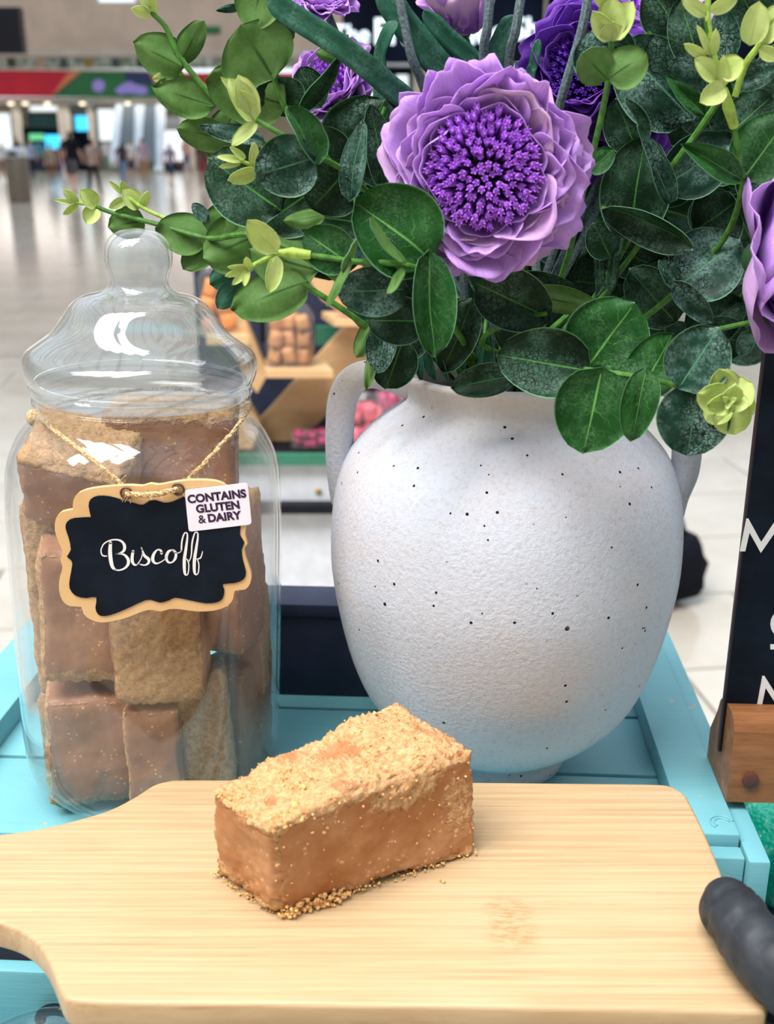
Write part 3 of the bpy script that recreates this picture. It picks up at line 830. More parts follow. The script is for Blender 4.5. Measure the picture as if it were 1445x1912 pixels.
ws = empty('display_rack', on_y(560, 850, DY + 0.1), 'plywood display rack with crossing diagonal boards and small shelves', 'rack')
def dpoly(name, pts, mat, Y, d, parent=None):
    b = MB(); b.prism([on_y(x, y, Y) for x, y in pts], (0, d, 0)); return b.build(name, mat, parent or ws, smooth=False, bevel=0.0015)
dpoly('diagonal_board', [(470, 800), (660, 590), (730, 620), (730, 660), (540, 843), (470, 843)], M['ply'], DY + 0.12, 0.03)
dpoly('diagonal_board', [(395, 555), (440, 555), (500, 700), (480, 735), (455, 705)], M['ply'], DY + 0.02, 0.03)
dpoly('diagonal_board', [(575, 520), (612, 500), (720, 600), (700, 625), (600, 560)], M['ply'], DY + 0.10, 0.03)
dpoly('diagonal_board', [(395, 775), (450, 730), (485, 790), (470, 842), (400, 842)], M['ply'], DY + 0.06, 0.03)
drect('back_panel', 380, 500, 740, 838, M['navy'], ws, DY + 0.22, 0.02)
b = MB()
sa = [on_y(482, 655, DY + 0.10), on_y(603, 660, DY + 0.10), on_y(622, 692, DY - 0.02), on_y(497, 688, DY - 0.02)]
zt = sa[2].z
sa = [Vector((q.x, q.y, zt)) for q in sa]
b.prism(sa, (0, 0, -0.014)); b.build('shelf', M['ply'], ws, smooth=False, bevel=0.001)
b = MB()
sb = [on_y(600, 565, DY + 0.1), on_y(720, 565, DY + 0.1), on_y(720, 600, DY), on_y(625, 596, DY)]
sb = [Vector((q.x, q.y, sb[3].z)) for q in sb]
b.prism(sb, (0, 0, -0.014)); b.build('shelf', M['ply'], ws, smooth=False, bevel=0.001)
b = MB()
sc_ = [on_y(385, 600, DY + 0.08), on_y(450, 600, DY + 0.08), on_y(465, 628, DY - 0.02), on_y(385, 628, DY - 0.02)]
sc_ = [Vector((q.x, q.y, sc_[3].z)) for q in sc_]
b.prism(sc_, (0, 0, -0.016)); b.build('shelf', M['ply'], ws, smooth=False, bevel=0.001)
drect('black_strip', 487, 600, 500, 640, M['black_paint'], ws, DY + 0.07, 0.02)
drect('green_strip', 590, 610, 632, 645, M['green_paint'], ws, DY + 0.18, 0.02)

# ---- fudge shape: a subdivided block with rough crumb-coated faces
def fudge_block(name, corners, parent, mat, res=(14, 9, 9), rough=0.0012, crumb_faces=('top',), seed=0, hump=0.0, local=True):
    nx, ny, nz = res
    idx, V, C = {}, [], []
    def tri(u, v, w):
        c = corners
        a = (c[0] * (1 - u) + c[1] * u) * (1 - v) + (c[3] * (1 - u) + c[2] * u) * v
        d = (c[4] * (1 - u) + c[5] * u) * (1 - v) + (c[7] * (1 - u) + c[6] * u) * v
        return a * (1 - w) + d * w
    cen = sum(corners, Vector()) / 8
    szf = min(1.0, min((corners[1] - corners[0]).length, (corners[3] - corners[0]).length, (corners[4] - corners[0]).length) / 0.034)
    def vid(i, j, k):
        key = (i, j, k)
        if key in idx: return idx[key]
        u, v, w = i / nx, j / ny, k / nz
        e = 0.10
        rr = lambda t: t
        p = tri(u, v, w)
        near = sorted((min(u, 1 - u), min(v, 1 - v), min(w, 1 - w)))
        edge = max(0, 1 - near[1] / 0.11)
        cr = 0.0
        if 'top' in crumb_faces: cr = max(cr, min(1, max(0, (w - 0.80) / 0.2)) if near[0] != (1 - w) else 1.0)
        if 'top' in crumb_faces and w == 1: cr = 0.95 if res[0] < 40 else 0.70 + 0.5 * noise.noise(p * 70 + Vector((4, 1, 0)))
        if 'base' in crumb_faces: cr = max(cr, max(0, 1 - w / 0.17) * 0.9)
        if 'end' in crumb_faces and u == 1: cr = max(cr, 0.9)
        if 'start' in crumb_faces and u == 0: cr = max(cr, 0.9)
        if 'front' in crumb_faces and v == 0: cr = max(cr, 0.9)
        if res[0] > 40:
            if u == 0: cr = max(cr, max(0, 1 - w / 0.36) * 0.85)
            if v == 0: cr = max(cr, 0.85 * max(0, 1 - ((u - 0.62) / 0.26) ** 2 - ((w - 0.84) / 0.24) ** 2), 0.62 * max(0, 1 - ((u - 0.90) / 0.16) ** 2 - ((w - 0.55) / 0.45) ** 2))
        cr = max(cr, edge * 0.50)
        out = (p - cen).normalized()
        q = p * 1.0 + Vector((seed * 3.1, seed * 1.7, 0))
        d = noise.fractal(q * 45, 1.0, 2.0, 4) * rough * 1.1 + noise.noise(q * 420) * rough * (0.15 + 1.1 * cr) + noise.noise(q * 900) * rough * 0.7 * cr
        p = p + (out * d - out * edge * edge * 0.0026) * szf
        if w == 1 or w > 0.8: p.z += hump * (noise.noise(q * 38) * 0.7 + math.sin(u * 3.0 + 0.4) * 0.3) * min(1, (w - 0.8) / 0.2)
        idx[key] = len(V); V.append(p); C.append(cr)
        return idx[key]
    F = []
    for i in range(nx):
        for j in range(ny):
            F.append((vid(i, j, 0), vid(i, j + 1, 0), vid(i + 1, j + 1, 0), vid(i + 1, j, 0)))
            F.append((vid(i, j, nz), vid(i + 1, j, nz), vid(i + 1, j + 1, nz), vid(i, j + 1, nz)))
    for i in range(nx):
        for k in range(nz):
            F.append((vid(i, 0, k), vid(i + 1, 0, k), vid(i + 1, 0, k + 1), vid(i, 0, k + 1)))
            F.append((vid(i, ny, k), vid(i, ny, k + 1), vid(i + 1, ny, k + 1), vid(i + 1, ny, k)))
    for j in range(ny):
        for k in range(nz):
            F.append((vid(0, j, k), vid(0, j, k + 1), vid(0, j + 1, k + 1), vid(0, j + 1, k)))
            F.append((vid(nx, j, k), vid(nx, j + 1, k), vid(nx, j + 1, k + 1), vid(nx, j, k + 1)))
    b = MB(); b.add(V, F)
    o = b.build(name, mat, parent, smooth='all', merge='keep')
    at = o.data.attributes.new('crumb', 'FLOAT', 'POINT')
    at.data.foreach_set('value', C)
    return o, V, C

def bx_corners(c, dims, yaw=0, pitch=0, roll=0):
    Mx = Matrix.Translation(c) @ Matrix.Rotation(yaw, 4, 'Z') @ Matrix.Rotation(pitch, 4, 'X') @ Matrix.Rotation(roll, 4, 'Y')
    dx, dy, dz = [d / 2 for d in dims]
    return [Mx @ Vector(a) for a in ((-dx, -dy, -dz), (dx, -dy, -dz), (dx, dy, -dz), (-dx, dy, -dz), (-dx, -dy, dz), (dx, -dy, dz), (dx, dy, dz), (-dx, dy, dz))]

# bag of fudge on the rack shelf
bagp = on_y(543, 690, DY + 0.03); bagp.z = zt
def sweet_bag(px, base, w, h, d, label, contents, cmat, n=(3, 4), seed=1):
    g = empty('sweet_bag', base, label, 'sweet bag')
    prof = []
    rows = 9
    V, F = [], []
    seg = 20
    for i in range(rows + 1):
        t = i / rows
        k = 1.0 + 0.06 * math.sin(t * 3.1) if t < 0.8 else max(0.45, 1.06 - (t - 0.8) * 2.6)
        for s_ in range(seg):
            a = 2 * math.pi * s_ / seg
            cx, sy = math.cos(a), math.sin(a)
            pw = lambda c: math.copysign(abs(c) ** 0.55, c)
            rr = 1 + 0.05 * noise.noise(Vector((cx * 2, sy * 2, t * 5 + seed)))
            V.append(base + Vector((pw(cx) * w / 2 * k * rr, pw(sy) * d / 2 * k * rr, 0.001 + t * h)))
    for i in range(rows):
        for s_ in range(seg):
            s2 = (s_ + 1) % seg
            F.append((i * seg + s_, i * seg + s2, (i + 1) * seg + s2, (i + 1) * seg + s_))
    F.append(tuple(reversed(range(seg))))
    b = MB(); b.add(V, F); b.build('film', M['plastic_bag'], g)
    rr = random.Random(seed)
    cols, lay = n
    cw, ch = w * 0.86 / cols, h * 0.74 / lay
    for l in range(lay):
        for c in range(cols):
            p = base + Vector(((c + 0.5) * cw - w * 0.43 + rr.uniform(-.002, .002), rr.uniform(-.12, .12) * d, 0.004 + (l + 0.5) * ch + rr.uniform(-.003, .003)))
            fudge_block(contents, bx_corners(p, (cw * rr.uniform(.82, 1.04), d * 0.62, ch * rr.uniform(.85, 1.05)), rr.uniform(-.4, .4), rr.uniform(-.15, .15), rr.uniform(-.3, .3)), g, cmat, (3, 3, 3), 0.0012, ('top',), seed * 31 + l * 7 + c)
    return g
M['fudge_bag'] = plain('bagged_fudge', (0.50, 0.235, 0.095, 1), 0.6, var=0.12, scale=60)
sweet_bag(0, bagp, 0.088, 0.125, 0.05, 'clear bag of caramel fudge cubes on the plywood shelf', 'fudge_cube', M['fudge_bag'], (3, 3), 3)
p2 = on_y(412, 628, DY + 0.03); p2.z = sc_[3].z
sweet_bag(0, p2, 0.07, 0.13, 0.05, 'clear sweet bag with orange and white pieces half hidden behind jar lid', 'sweet_piece', M['orange'], (2, 3), 8)
p3 = on_y(655, 596, DY + 0.03); p3.z = sb[3].z
sweet_bag(0, p3, 0.06, 0.12, 0.05, 'orange packed sweet bag on the upper shelf behind the leaves', 'sweet_piece', M['orange'], (2, 3), 12)
tz = on_y(600, 850, DY - 0.02).z
for x, w, h, m, lab, sd in ((585, 0.085, 0.036, 'magenta', 'flat bag of magenta sweets beside the lower edge of the rack', 21), (690, 0.10, 0.11, 'pink', 'clear bag of pink sweets seen through the vase handle', 22), (735, 0.07, 0.14, 'magenta', 'clear bag of dark red sweets behind the vase handle', 23)):
    q = on_y(x, 850, DY + 0.05); q.z = tz + 0.0
    sweet_bag(0, q, w, h, 0.06, lab, 'sweet_piece', M[m], (3, 2), sd)

# ------------------------------------------------------------------ cart and teal crate
TA = math.radians(-3.3)
E1 = Vector((math.cos(TA), math.sin(TA), 0)); E2 = Vector((-math.sin(TA), math.cos(TA), 0))
def tb(a, b, z): return E1 * a + E2 * b + Vector((0, 0, z))
TM = Matrix.Rotation(TA, 4, 'Z')
def tbox(name, a0, a1, b0, b1, z0, z1, mat, parent, bev=0.0015):
    return MB().box((a0, b0, z0), (a1, b1, z1), TM).build(name, mat, parent, smooth=True, bevel=bev)
CART_Z = 0.925
ct = empty('cart', tb(-0.05, 0.45, 0), 'teal painted wooden cart carrying the crate', 'cart')
tbox('cart_top', -0.30, 0.46, 0.25, 0.70, CART_Z - 0.03, CART_Z, M['teal'], ct)
for a in (-0.28, 0.40):
    for bb in (0.27, 0.64): tbox('leg', a, a + 0.05, bb, bb + 0.05, 0.0, CART_Z - 0.03, M['teal'], ct)
tbox('sign_ledge', 0.225, 0.36, 0.46, 0.56, TABLE_Z + 0.003, TABLE_Z + 0.0148, M['teal'], ct)
tbox('ledge_post', 0.31, 0.34, 0.49, 0.53, CART_Z, TABLE_Z + 0.003, M['teal'], ct)

cr = empty('crate', tb(-0.07, 0.58, CART_Z), 'turquoise painted slatted wooden crate under the jar and vase', 'crate')
sl_b = [(0.4535, 0.5235), (0.5262, 0.589), (0.5917, 0.655), (0.6577, 0.716)]
for b0, b1 in sl_b: tbox('slat', -0.258, 0.1215, b0, b1, TABLE_Z - 0.012, TABLE_Z, M['teal'], cr, 0.0012)
tbox('side_rail', -0.293, -0.2575, 0.453, 0.72, TABLE_Z - 0.012, TABLE_Z + 0.015, M['teal'], cr)
tbox('side_rail', 0.120, 0.1465, 0.452, 0.72, TABLE_Z + 0.0002, TABLE_Z + 0.015, M['teal'], cr)
tbox('rail_strip', 0.1475, 0.158, 0.438, 0.72, TABLE_Z - 0.030, TABLE_Z + 0.010, M['teal'], cr)
tbox('front_board', -0.293, 0.1470, 0.4415, 0.4515, TABLE_Z - 0.032, TABLE_Z + 0.009, M['teal'], cr)
tbox('front_board', -0.293, 0.1470, 0.4415, 0.4515, CART_Z + 0.001, TABLE_Z - 0.052, M['teal'], cr)
tbox('back_board', -0.258, 0.1435, 0.7165, 0.728, CART_Z + 0.001, TABLE_Z, M['teal'], cr)
tbox('side_board', -0.293, -0.281, 0.462, 0.728, CART_Z + 0.001, TABLE_Z - 0.0125, M['teal'], cr)
tbox('side_board', 0.1475, 0.1575, 0.462, 0.728, CART_Z + 0.001, TABLE_Z - 0.031, M['teal'], cr)
tbox('front_ledge', -0.293, -0.100, 0.409, 0.4175, CART_Z + 0.001, TABLE_Z - 0.047, M['teal'], cr, 0.0018)
tbox('gap_shade', -0.290, -0.104, 0.4185, 0.4405, CART_Z + 0.002, TABLE_Z - 0.060, M['black_paint'], cr)  # black block added so the open gap behind the ledge reads as shade
b = MB(); hp_ = Vector((-0.1610, 0.4150, 0.9585))
arc = [hp_ + Vector((0.0083 * math.cos(t), -0.002 * math.sin(t), 0.0083 * math.sin(t))) for t in [math.pi * k / 12 for k in range(13)]]
b.tube(arc, 0.0028, 10); b.build('pull_handle', M['black_paint'], cr)
# a knot mark stamped on the right rail
b = MB(); kp = on_z(1348, 1536, TABLE_Z + 0.0152)
for r0 in (0.0038, 0.0058):
    b.tube([kp + Vector((r0 * math.cos(t), r0 * math.sin(t), 0.0)) for t in [0.2 + k * 0.28 for k in range(14)]], 0.0005, 6)
b.build('knot_ring', M['teal'], cr)

# clear tub in front of the crate (only its rim shows)
q = on_z(64, 1978, 0.985); q.z = CART_Z
tub = empty('clear_tub', q, 'clear plastic tub with round lid below the board handle', 'tub')
MB().lathe([(0.0, 0.001), (0.026, 0.001), (0.029, 0.004), (0.030, 0.050)], q, 40).build('cup', M['plastic_lid'], tub)
MB().lathe([(0.030, 0.0505), (0.0325, 0.051), (0.0325, 0.058), (0.030, 0.060), (0.024, 0.061), (0.020, 0.057), (0.0, 0.057)], q, 40).build('lid', M['plastic_lid'], tub)

# mint film bags and papers on the cart beside the crate
def lump(name, c, dims, mat, label, cat, seed, yaw=0.0):
    V, F = [], []
    n, m = 18, 10
    Mx = Matrix.Rotation(yaw, 3, 'Z')
    for i in range(m + 1):
        th = math.pi * i / m
        for k in range(n):
            a = 2 * math.pi * k / n
            p = Vector((math.sin(th) * math.cos(a), math.sin(th) * math.sin(a), -math.cos(th)))
            p = Vector([math.copysign(abs(t) ** 0.7, t) for t in p])
            r = 1 + 0.16 * noise.noise(p * 1.7 + Vector((seed, 0, 0))) + 0.07 * noise.noise(p * 5 + Vector((seed, 3, 0)))
            q_ = Vector((p.x * dims[0] / 2 * r, p.y * dims[1] / 2 * r, p.z * dims[2] / 2 * r))
            V.append(Vector(c) + Mx @ q_)
    for i in range(m):
        for k in range(n):
            k2 = (k + 1) % n
            F.append((i * n + k, i * n + k2, (i + 1) * n + k2, (i + 1) * n + k))
    zmin = min(v.z for v in V)
    dz = c[2] - dims[2] / 2 - zmin
    V = [Vector((v.x, v.y, max(v.z + dz, c[2] - dims[2] / 2 + 0.0006))) for v in V]
    b = MB(); b.add(V, F)
    return tag(b.build(name, mat, merge=True), label, cat)
lump('plastic_bag', tb(0.228, 0.565, CART_Z + 0.0265), (0.085, 0.10, 0.053), M['mint_bag'], 'crinkled mint green plastic bag beside the crate below the sign', 'bag', 4.0, 0.4)
lump('plastic_bag', tb(0.222, 0.475, CART_Z + 0.021), (0.085, 0.070, 0.042), M['mint_bag'], 'smaller mint green bag next to the front corner of the crate', 'bag', 9.0, -0.3)
pb = MB(); pc = tb(0.280, 0.500, CART_Z + 0.056)
for k in range(3):
    pb.box((-0.035, -0.05, k * 0.0012), (0.035, 0.05, k * 0.0012 + 0.001), Matrix.Translation(pc) @ Matrix.Rotation(0.5 + k * 0.07, 4, 'Z') @ Matrix.Rotation(-0.25, 4, 'Y'))
tag(pb.build('paper_sheaf', M['white_panel'], smooth=False), 'thin sheaf of white paper lying over the mint bags', 'paper')

# navy box on the crate, black cloth and bag behind
nb = empty('navy_box', tb(-0.06, 0.64, TABLE_Z), 'dark navy box standing on the crate between jar and vase', 'box')
nx0, nx1 = -0.130, 0.030
tbox('box_body', nx0, nx1, 0.606, 0.634, TABLE_Z + 0.0003, TABLE_Z + 0.055, M['navy'], nb)
tbox('box_lid', nx0 - 0.0015, nx1 + 0.0015, 0.6045, 0.6355, TABLE_Z + 0.0552, TABLE_Z + 0.064, M['navy'], nb)

V, F = [], []
for i in range(9):
    for j in range(9):
        u, v = i / 8, j / 8
        p = tb(0.085 + 0.090 * u, 0.690 + 0.052 * v, TABLE_Z + 0.0185 + 0.004 * noise.noise(Vector((u * 4, v * 4, 1))))
        if u > 0.72: p.z -= (u - 0.72) * 0.30; p -= E1 * (u - 0.72) * 0.020
        if v > 0.8: p.z -= (v - 0.8) * 0.30
        V.append(p)
for i in range(8):
    for j in range(8): F.append((i * 9 + j, (i + 1) * 9 + j, (i + 1) * 9 + j + 1, i * 9 + j + 1))
b = MB(); b.add(V, F)
clo = tag(b.build('black_cloth', M['black_cloth']), 'black cloth draped over the rear corner of the crate', 'cloth')
md = clo.modifiers.new('thick', 'SOLIDIFY'); md.thickness = 0.0025; md.offset = 1
bgp = on_z(1215, 1120, 0.0)
bag = empty('floor_bag', bgp, 'black rounded fabric bag on the floor behind the vase', 'bag')
lump_o = lump('bag_body', (bgp.x, bgp.y, 0.11), (0.32, 0.26, 0.22), M['black_cloth'], None, None, 2.0, 0.5)
lump_o.parent = bag; lump_o.location = -bgp
b = MB(); b.tube(catmull([bgp + Vector((-0.10, 0, 0.20)), bgp + Vector((-0.05, 0.02, 0.30)), bgp + Vector((0.05, 0.02, 0.30)), bgp + Vector((0.09, 0, 0.20))]), 0.012, 8); b.build('strap', M['black_cloth'], bag)

# ------------------------------------------------------------------ sign in a wooden foot
RZ = TABLE_Z + 0.0152
f0 = on_z(1356, 1497, RZ)
SA = math.radians(-3.0)
sgn = empty('sign', f0, 'tall black sign board with white letters in a brown wooden foot', 'sign')
SM = Matrix.Translation(f0) @ Matrix.Rotation(SA, 4, 'Z')
FW, FD, FH = 0.145, 0.043, 0.047
def profile():
    return [(0.0, 0.0), (0.0, 0.030), (0.001, 0.040), (0.004, 0.0455), (0.009, 0.047), (0.0175, 0.047), (0.0175, 0.018), (0.0208, 0.018), (0.0208, 0.0465), (0.026, 0.046), (0.030, 0.042), (0.033, 0.034), (0.038, 0.026), (0.043, 0.018), (0.043, 0.0)]
b = MB()
pr = profile()
b.prism([SM @ Vector((0, y, z)) for y, z in pr], SM.to_3x3() @ Vector((FW, 0, 0)))
b.build('foot', M['sign_wood'], sgn, smooth=False)
b = MB()
pc_ = SM @ Vector((0.0105, -0.0006, 0.0135))
b.lathe([(0.0042, 0), (0.0042, 0.0010), (0.0034, 0.0014), (0.0, 0.0014)], pc_, 20, Matrix.Rotation(math.pi / 2, 3, 'X')); b.build('plug', M['sign_plug'], sgn)
b = MB(); b.box((-0.001, 0.0180, 0.0185), (0.147, 0.0205, 0.236), SM); panel = b.build('panel', [M['chalkboard']], sgn, smooth=False)
b = MB(); b.box((-0.0018, 0.0178, 0.0185), (-0.0009, 0.0207, 0.236), SM); b.build('panel_edge', M['sign_edge'], sgn, smooth=False)
# the letters sit on the panel front, at their places
PY = 0.01795
def sign_pt(px, py):
    n_ = (SM.to_3x3() @ Vector((0, 1, 0))); o_ = SM @ Vector((0, PY, 0))
    d = ray(px, py); t = (o_ - CAM).dot(n_) / d.dot(n_)
    return CAM + d * t
def letter(pts):
    b = MB(); n_ = SM.to_3x3() @ Vector((0, -0.0004, 0))
    b.prism([sign_pt(x, y) for x, y in pts], n_); b.build('letter', M['white_ink'], sgn, smooth=False)
letter([(1381, 1029), (1393, 968), (1397, 968), (1421, 1012), (1450, 968), (1456, 968), (1466, 1029), (1456, 1029), (1449, 990), (1420, 1032), (1399, 994), (1391, 1029)])
letter([(1413, 1317), (1423, 1262), (1427, 1262), (1451, 1300), (1456, 1265), (1465, 1265), (1456, 1317), (1450, 1317), (1429, 1284), (1422, 1317)])
letter([(1438, 1203), (1470, 1203), (1470, 1212), (1459, 1212), (1459, 1240), (1451, 1240), (1451, 1212), (1438, 1212)])
cc = []
for k in range(13):
    a = math.radians(60 + k * 20); cc.append((1458 + 20 * math.cos(a), 1165 - 24 * math.sin(a)))
for k in range(12, -1, -1):
    a = math.radians(60 + k * 20); cc.append((1458 + 12 * math.cos(a), 1165 - 16 * math.sin(a)))
letter(cc)

# ------------------------------------------------------------------ bamboo board
ZB = 1.363 - 0.28                       # board top
BT = 0.0125
out_px = [(-120, 1565), (0, 1556), (80, 1544), (150, 1527), (205, 1510), (250, 1487), (285, 1465), (312, 1457), (345, 1454.5), (500, 1455), (700, 1457), (900, 1459), (1100, 1461), (1215, 1462.5), (1250, 1466), (1275, 1479), (1290, 1500), (1330, 1585), (1400, 1770), (1427, 1850), (1434, 1873), (1430, 1884), (1415, 1889), (1300, 1887), (1000, 1882), (600, 1876), (250, 1872), (150, 1869.5), (125, 1864), (113, 1850), (100, 1815), (80, 1775), (50, 1745), (0, 1724), (-120, 1700)]
op = [on_z(x, y, ZB) for x, y in out_px]
hx = min(p.x for p in op) - 0.03
hy0, hy1 = op[0].y, op[-1].y
for k in range(1, 8):                   # rounded handle end, outside the frame
    a = math.pi * k / 8
    op.append(Vector((op[0].x - 0.03 * math.sin(a), (hy0 + hy1) / 2 - math.cos(a) * (hy0 - hy1) / 2, ZB)))
bc = Vector((0.01, (op[10].y + op[25].y) / 2, ZB - BT))
fine = catmull(op + [op[0]], 4)[:-1]
bm = bmesh.new()
top = [bm.verts.new(p - bc) for p in fine]
bm.faces.new(top)
bmesh.ops.recalc_face_normals(bm, faces=bm.faces)
ex_ = bmesh.ops.extrude_face_region(bm, geom=list(bm.faces))
bmesh.ops.translate(bm, verts=[v for v in ex_['geom'] if isinstance(v, bmesh.types.BMVert)], vec=(0, 0, -BT))
bmesh.ops.recalc_face_normals(bm, faces=bm.faces)
rim = [e for e in bm.edges if len(e.link_faces) == 2 and max(len(f.verts) for f in e.link_faces) > 4]
bmesh.ops.bevel(bm, geom=rim, offset=0.0018, segments=3, affect='EDGES', profile=0.5)
me = bpy.data.meshes.new('chopping_board'); bm.to_mesh(me); bm.free()
me.materials.append(M['bamboo'])
me.polygons.foreach_set('use_smooth', [True] * len(me.polygons)); me.set_sharp_from_angle(angle=math.radians(40))
board = bpy.data.objects.new('chopping_board', me); COL.objects.link(board); board.location = bc
tag(board, 'pale bamboo paddle board held level over the crate front', 'chopping board')

# ------------------------------------------------------------------ fudge on the board
zf = ZB + 0.0004
BF_, BL_, BR_ = on_z(523, 1714, zf), on_z(397, 1634, zf), on_z(888, 1594, zf)
ZT = zf + 0.0475
TF_, TL_, TR_, TB_ = on_z(505, 1546, ZT), on_z(392, 1470, ZT), on_z(892, 1396, ZT), on_z(744, 1312, ZT)
BB_ = BL_ + BR_ - BF_
TB_.z += 0.003
fc = [BF_, BR_, BB_, BL_, TF_, TR_, TB_, TL_]
fud = empty('fudge', (BF_ + BB_) / 2, 'caramel fudge block with biscuit crumb top on the bamboo board', 'fudge')
body, FV, FC = fudge_block('block', fc, fud, M['fudge'], (72, 44, 40), 0.0019, ('top', 'base'), 5, 0.0030)
rr = random.Random(11)
b = MB()
def crumb(b, p, r, rr):
    Mx = Matrix.Rotation(rr.uniform(0, 6), 3, 'Z') @ Matrix.Rotation(rr.uniform(0, 6), 3, 'X')
    V = [Vector(a) for a in ((1, 0, 0), (-1, 0, 0), (0, 1, 0), (0, -1, 0), (0, 0, 1), (0, 0, -1))]
    V = [p + Mx @ (v * r * rr.uniform(0.55, 1.25)) for v in V]
    b.add(V, [(0, 2, 4), (2, 1, 4), (1, 3, 4), (3, 0, 4), (2, 0, 5), (1, 2, 5), (3, 1, 5), (0, 3, 5)])
cand = [i for i in range(len(FV)) if FC[i] > 0.72 and FV[i].z > ZB + 0.035]
for _ in range(1300):
    i = rr.choice(cand); p = FV[i] + Vector((rr.uniform(-1, 1), rr.uniform(-1, 1), 0)) * 0.0008
    if noise.noise(FV[i] * 60) < 0.05 and rr.random() < 0.9: continue
    crumb(b, p + Vector((0, 0, 0.0002)), rr.choice((0.0003, 0.0004, 0.0005, 0.0007)) * rr.uniform(0.7, 1.3), rr)
for _ in range(6):
    crumb(b, FV[rr.choice(cand)], rr.uniform(0.0014, 0.0022), rr)
def lerp3(a, c, t): return a * (1 - t) + c * t
for _ in range(200):                    # crumbs clinging to the foot of the block
    t = rr.random()
    p = lerp3(BF_, BR_, t ** 1.3) if rr.random() < 0.65 else lerp3(BF_, BL_, t)
    crumb(b, p + Vector((rr.uniform(-.0012, .0012), rr.uniform(-.0016, .0006), abs(rr.gauss(0, .0012)) + 0.0004)), rr.uniform(0.0003, 0.0008), rr)
for _ in range(200):
    p = lerp3(BF_, BR_, rr.uniform(0.02, 0.32))
    crumb(b, p + Vector((rr.uniform(-.002, .002), rr.uniform(-.003, .001), abs(rr.gauss(0, .002)) + 0.0005)), rr.uniform(0.0006, 0.0014), rr)
for _ in range(90):
    u, w = rr.random(), rr.random()
    p = lerp3(lerp3(BF_, BR_, u), lerp3(TF_, TR_, u), w)
    crumb(b, p + Vector((0, -0.0004, 0)), rr.uniform(0.0003, 0.0008), rr)
tag(b.build('biscuit_crumbs', M['crumb'], fud, smooth=False), kind='stuff')
b = MB(); crumb(b, on_z(828, 1646, ZB + 0.0008), 0.0012, rr); crumb(b, on_z(823, 1644, ZB + 0.0006), 0.0008, rr)
tag(b.build('loose_crumb', M['crumb'], smooth=False), 'tiny brown crumb lying on the board right of the fudge', 'crumb')

# ------------------------------------------------------------------ gloved hand holding the board
def hand():
    t0 = on_z(1340, 1668, ZB + 0.0105); t1 = on_z(1392, 1738, ZB + 0.0135); t2 = on_z(1462, 1835, ZB + 0.010)
    wr = Vector((0.262, 0.235, ZB - 0.035)); pal = Vector((0.222, 0.275, ZB - 0.026))
    V = [wr, pal, Vector((0.215, 0.272, ZB - 0.008)), t2, t1, (t0 + t1) / 2, t0]
    Rr = [(0.024, 0.020), (0.026, 0.018), 0.018, 0.0150, 0.0128, 0.0130, 0.0102]
    E = [(0, 1), (1, 2), (2, 3), (3, 4), (4, 5), (5, 6)]
    def add(p, r, par):
        V.append(Vector(p)); Rr.append(r); E.append((par, len(V) - 1)); return len(V) - 1
    zu = ZB - BT - 0.0095
    for y0, ln, r in ((0.342, 0.072, 0.0092), (0.321, 0.080, 0.0095), (0.300, 0.074, 0.0090), (0.281, 0.058, 0.0080)):
        k = add((0.198, y0 - 0.006, ZB - 0.030), 0.0125, 1)
        m_ = add((0.198 - ln * 0.45, y0, ZB - 0.036), r * 1.05, k)
        m2 = add((0.198 - ln * 0.78, y0 + 0.002, zu - 0.006), r, m_)
        add((0.198 - ln, y0 + 0.003, zu - 0.001), r * 0.9, m2)
    f1 = add((0.32, 0.16, ZB - 0.075), (0.030, 0.027), 0)
    f2 = add((0.42, 0.04, ZB - 0.14), (0.038, 0.034), f1)
    add((0.50, -0.06, ZB - 0.19), (0.042, 0.040), f2)
    me = skin_mesh([tuple(v) for v in V], E, Rr, 3, 'person')
    for v in me.vertices:                # wrinkles of the glove
        q_ = v.co
        a_ = noise.noise(Vector((q_.x * 60, q_.y * 60, q_.z * 120)))
        b_ = 1 - abs(noise.noise(Vector(((q_.x + q_.y) * 38, (q_.x - q_.y) * 110, q_.z * 60 + 4))))
        v.co = q_ + v.normal * (a_ * 0.0007 - max(0, b_ - 0.80) * 0.0075)
    me.update()
    me.materials.append(M['glove']); me.materials.append(pmat((0.02, 0.02, 0.025)))
    for p in me.polygons:
        if p.center.x > 0.37: p.material_index = 1
    o = bpy.data.objects.new('person', me); COL.objects.link(o)
    return tag(o, 'hand in a black glove gripping the bamboo board, thumb on top', 'person')
hand()

# ------------------------------------------------------------------ sweet jar
JX, JY = -0.1300, 0.5235
JB = Vector((JX, JY, TABLE_Z + 0.0022))
LEAN = math.radians(2.3)
lean = Matrix.Rotation(LEAN, 3, 'Y')
jar = empty('sweet_jar', JB, 'clear plastic sweet jar with domed lid full of fudge', 'jar')
wall = [(0.0, 0.003), (0.040, 0.002), (0.050, 0.0), (0.057, 0.0015), (0.0635, 0.0075), (0.0675, 0.0165), (0.0688, 0.030), (0.0693, 0.060), (0.0695, 0.140), (0.0685, 0.170), (0.0668, 0.181), (0.0630, 0.1905), (0.0588, 0.1970), (0.0550, 0.2008), (0.0525, 0.2040), (0.0520, 0.2080), (0.0533, 0.2100), (0.0533, 0.2125), (0.0518, 0.2140), (0.0515, 0.2215)]
inner = [(0.0500, 0.2215), (0.0500, 0.2080), (0.0530, 0.2000), (0.0570, 0.1955), (0.0613, 0.1890), (0.0653, 0.1800), (0.0670, 0.170), (0.0680, 0.140), (0.0678, 0.060), (0.0673, 0.030), (0.066, 0.0175), (0.062, 0.009), (0.055, 0.0035), (0.040, 0.004), (0.0, 0.005)]
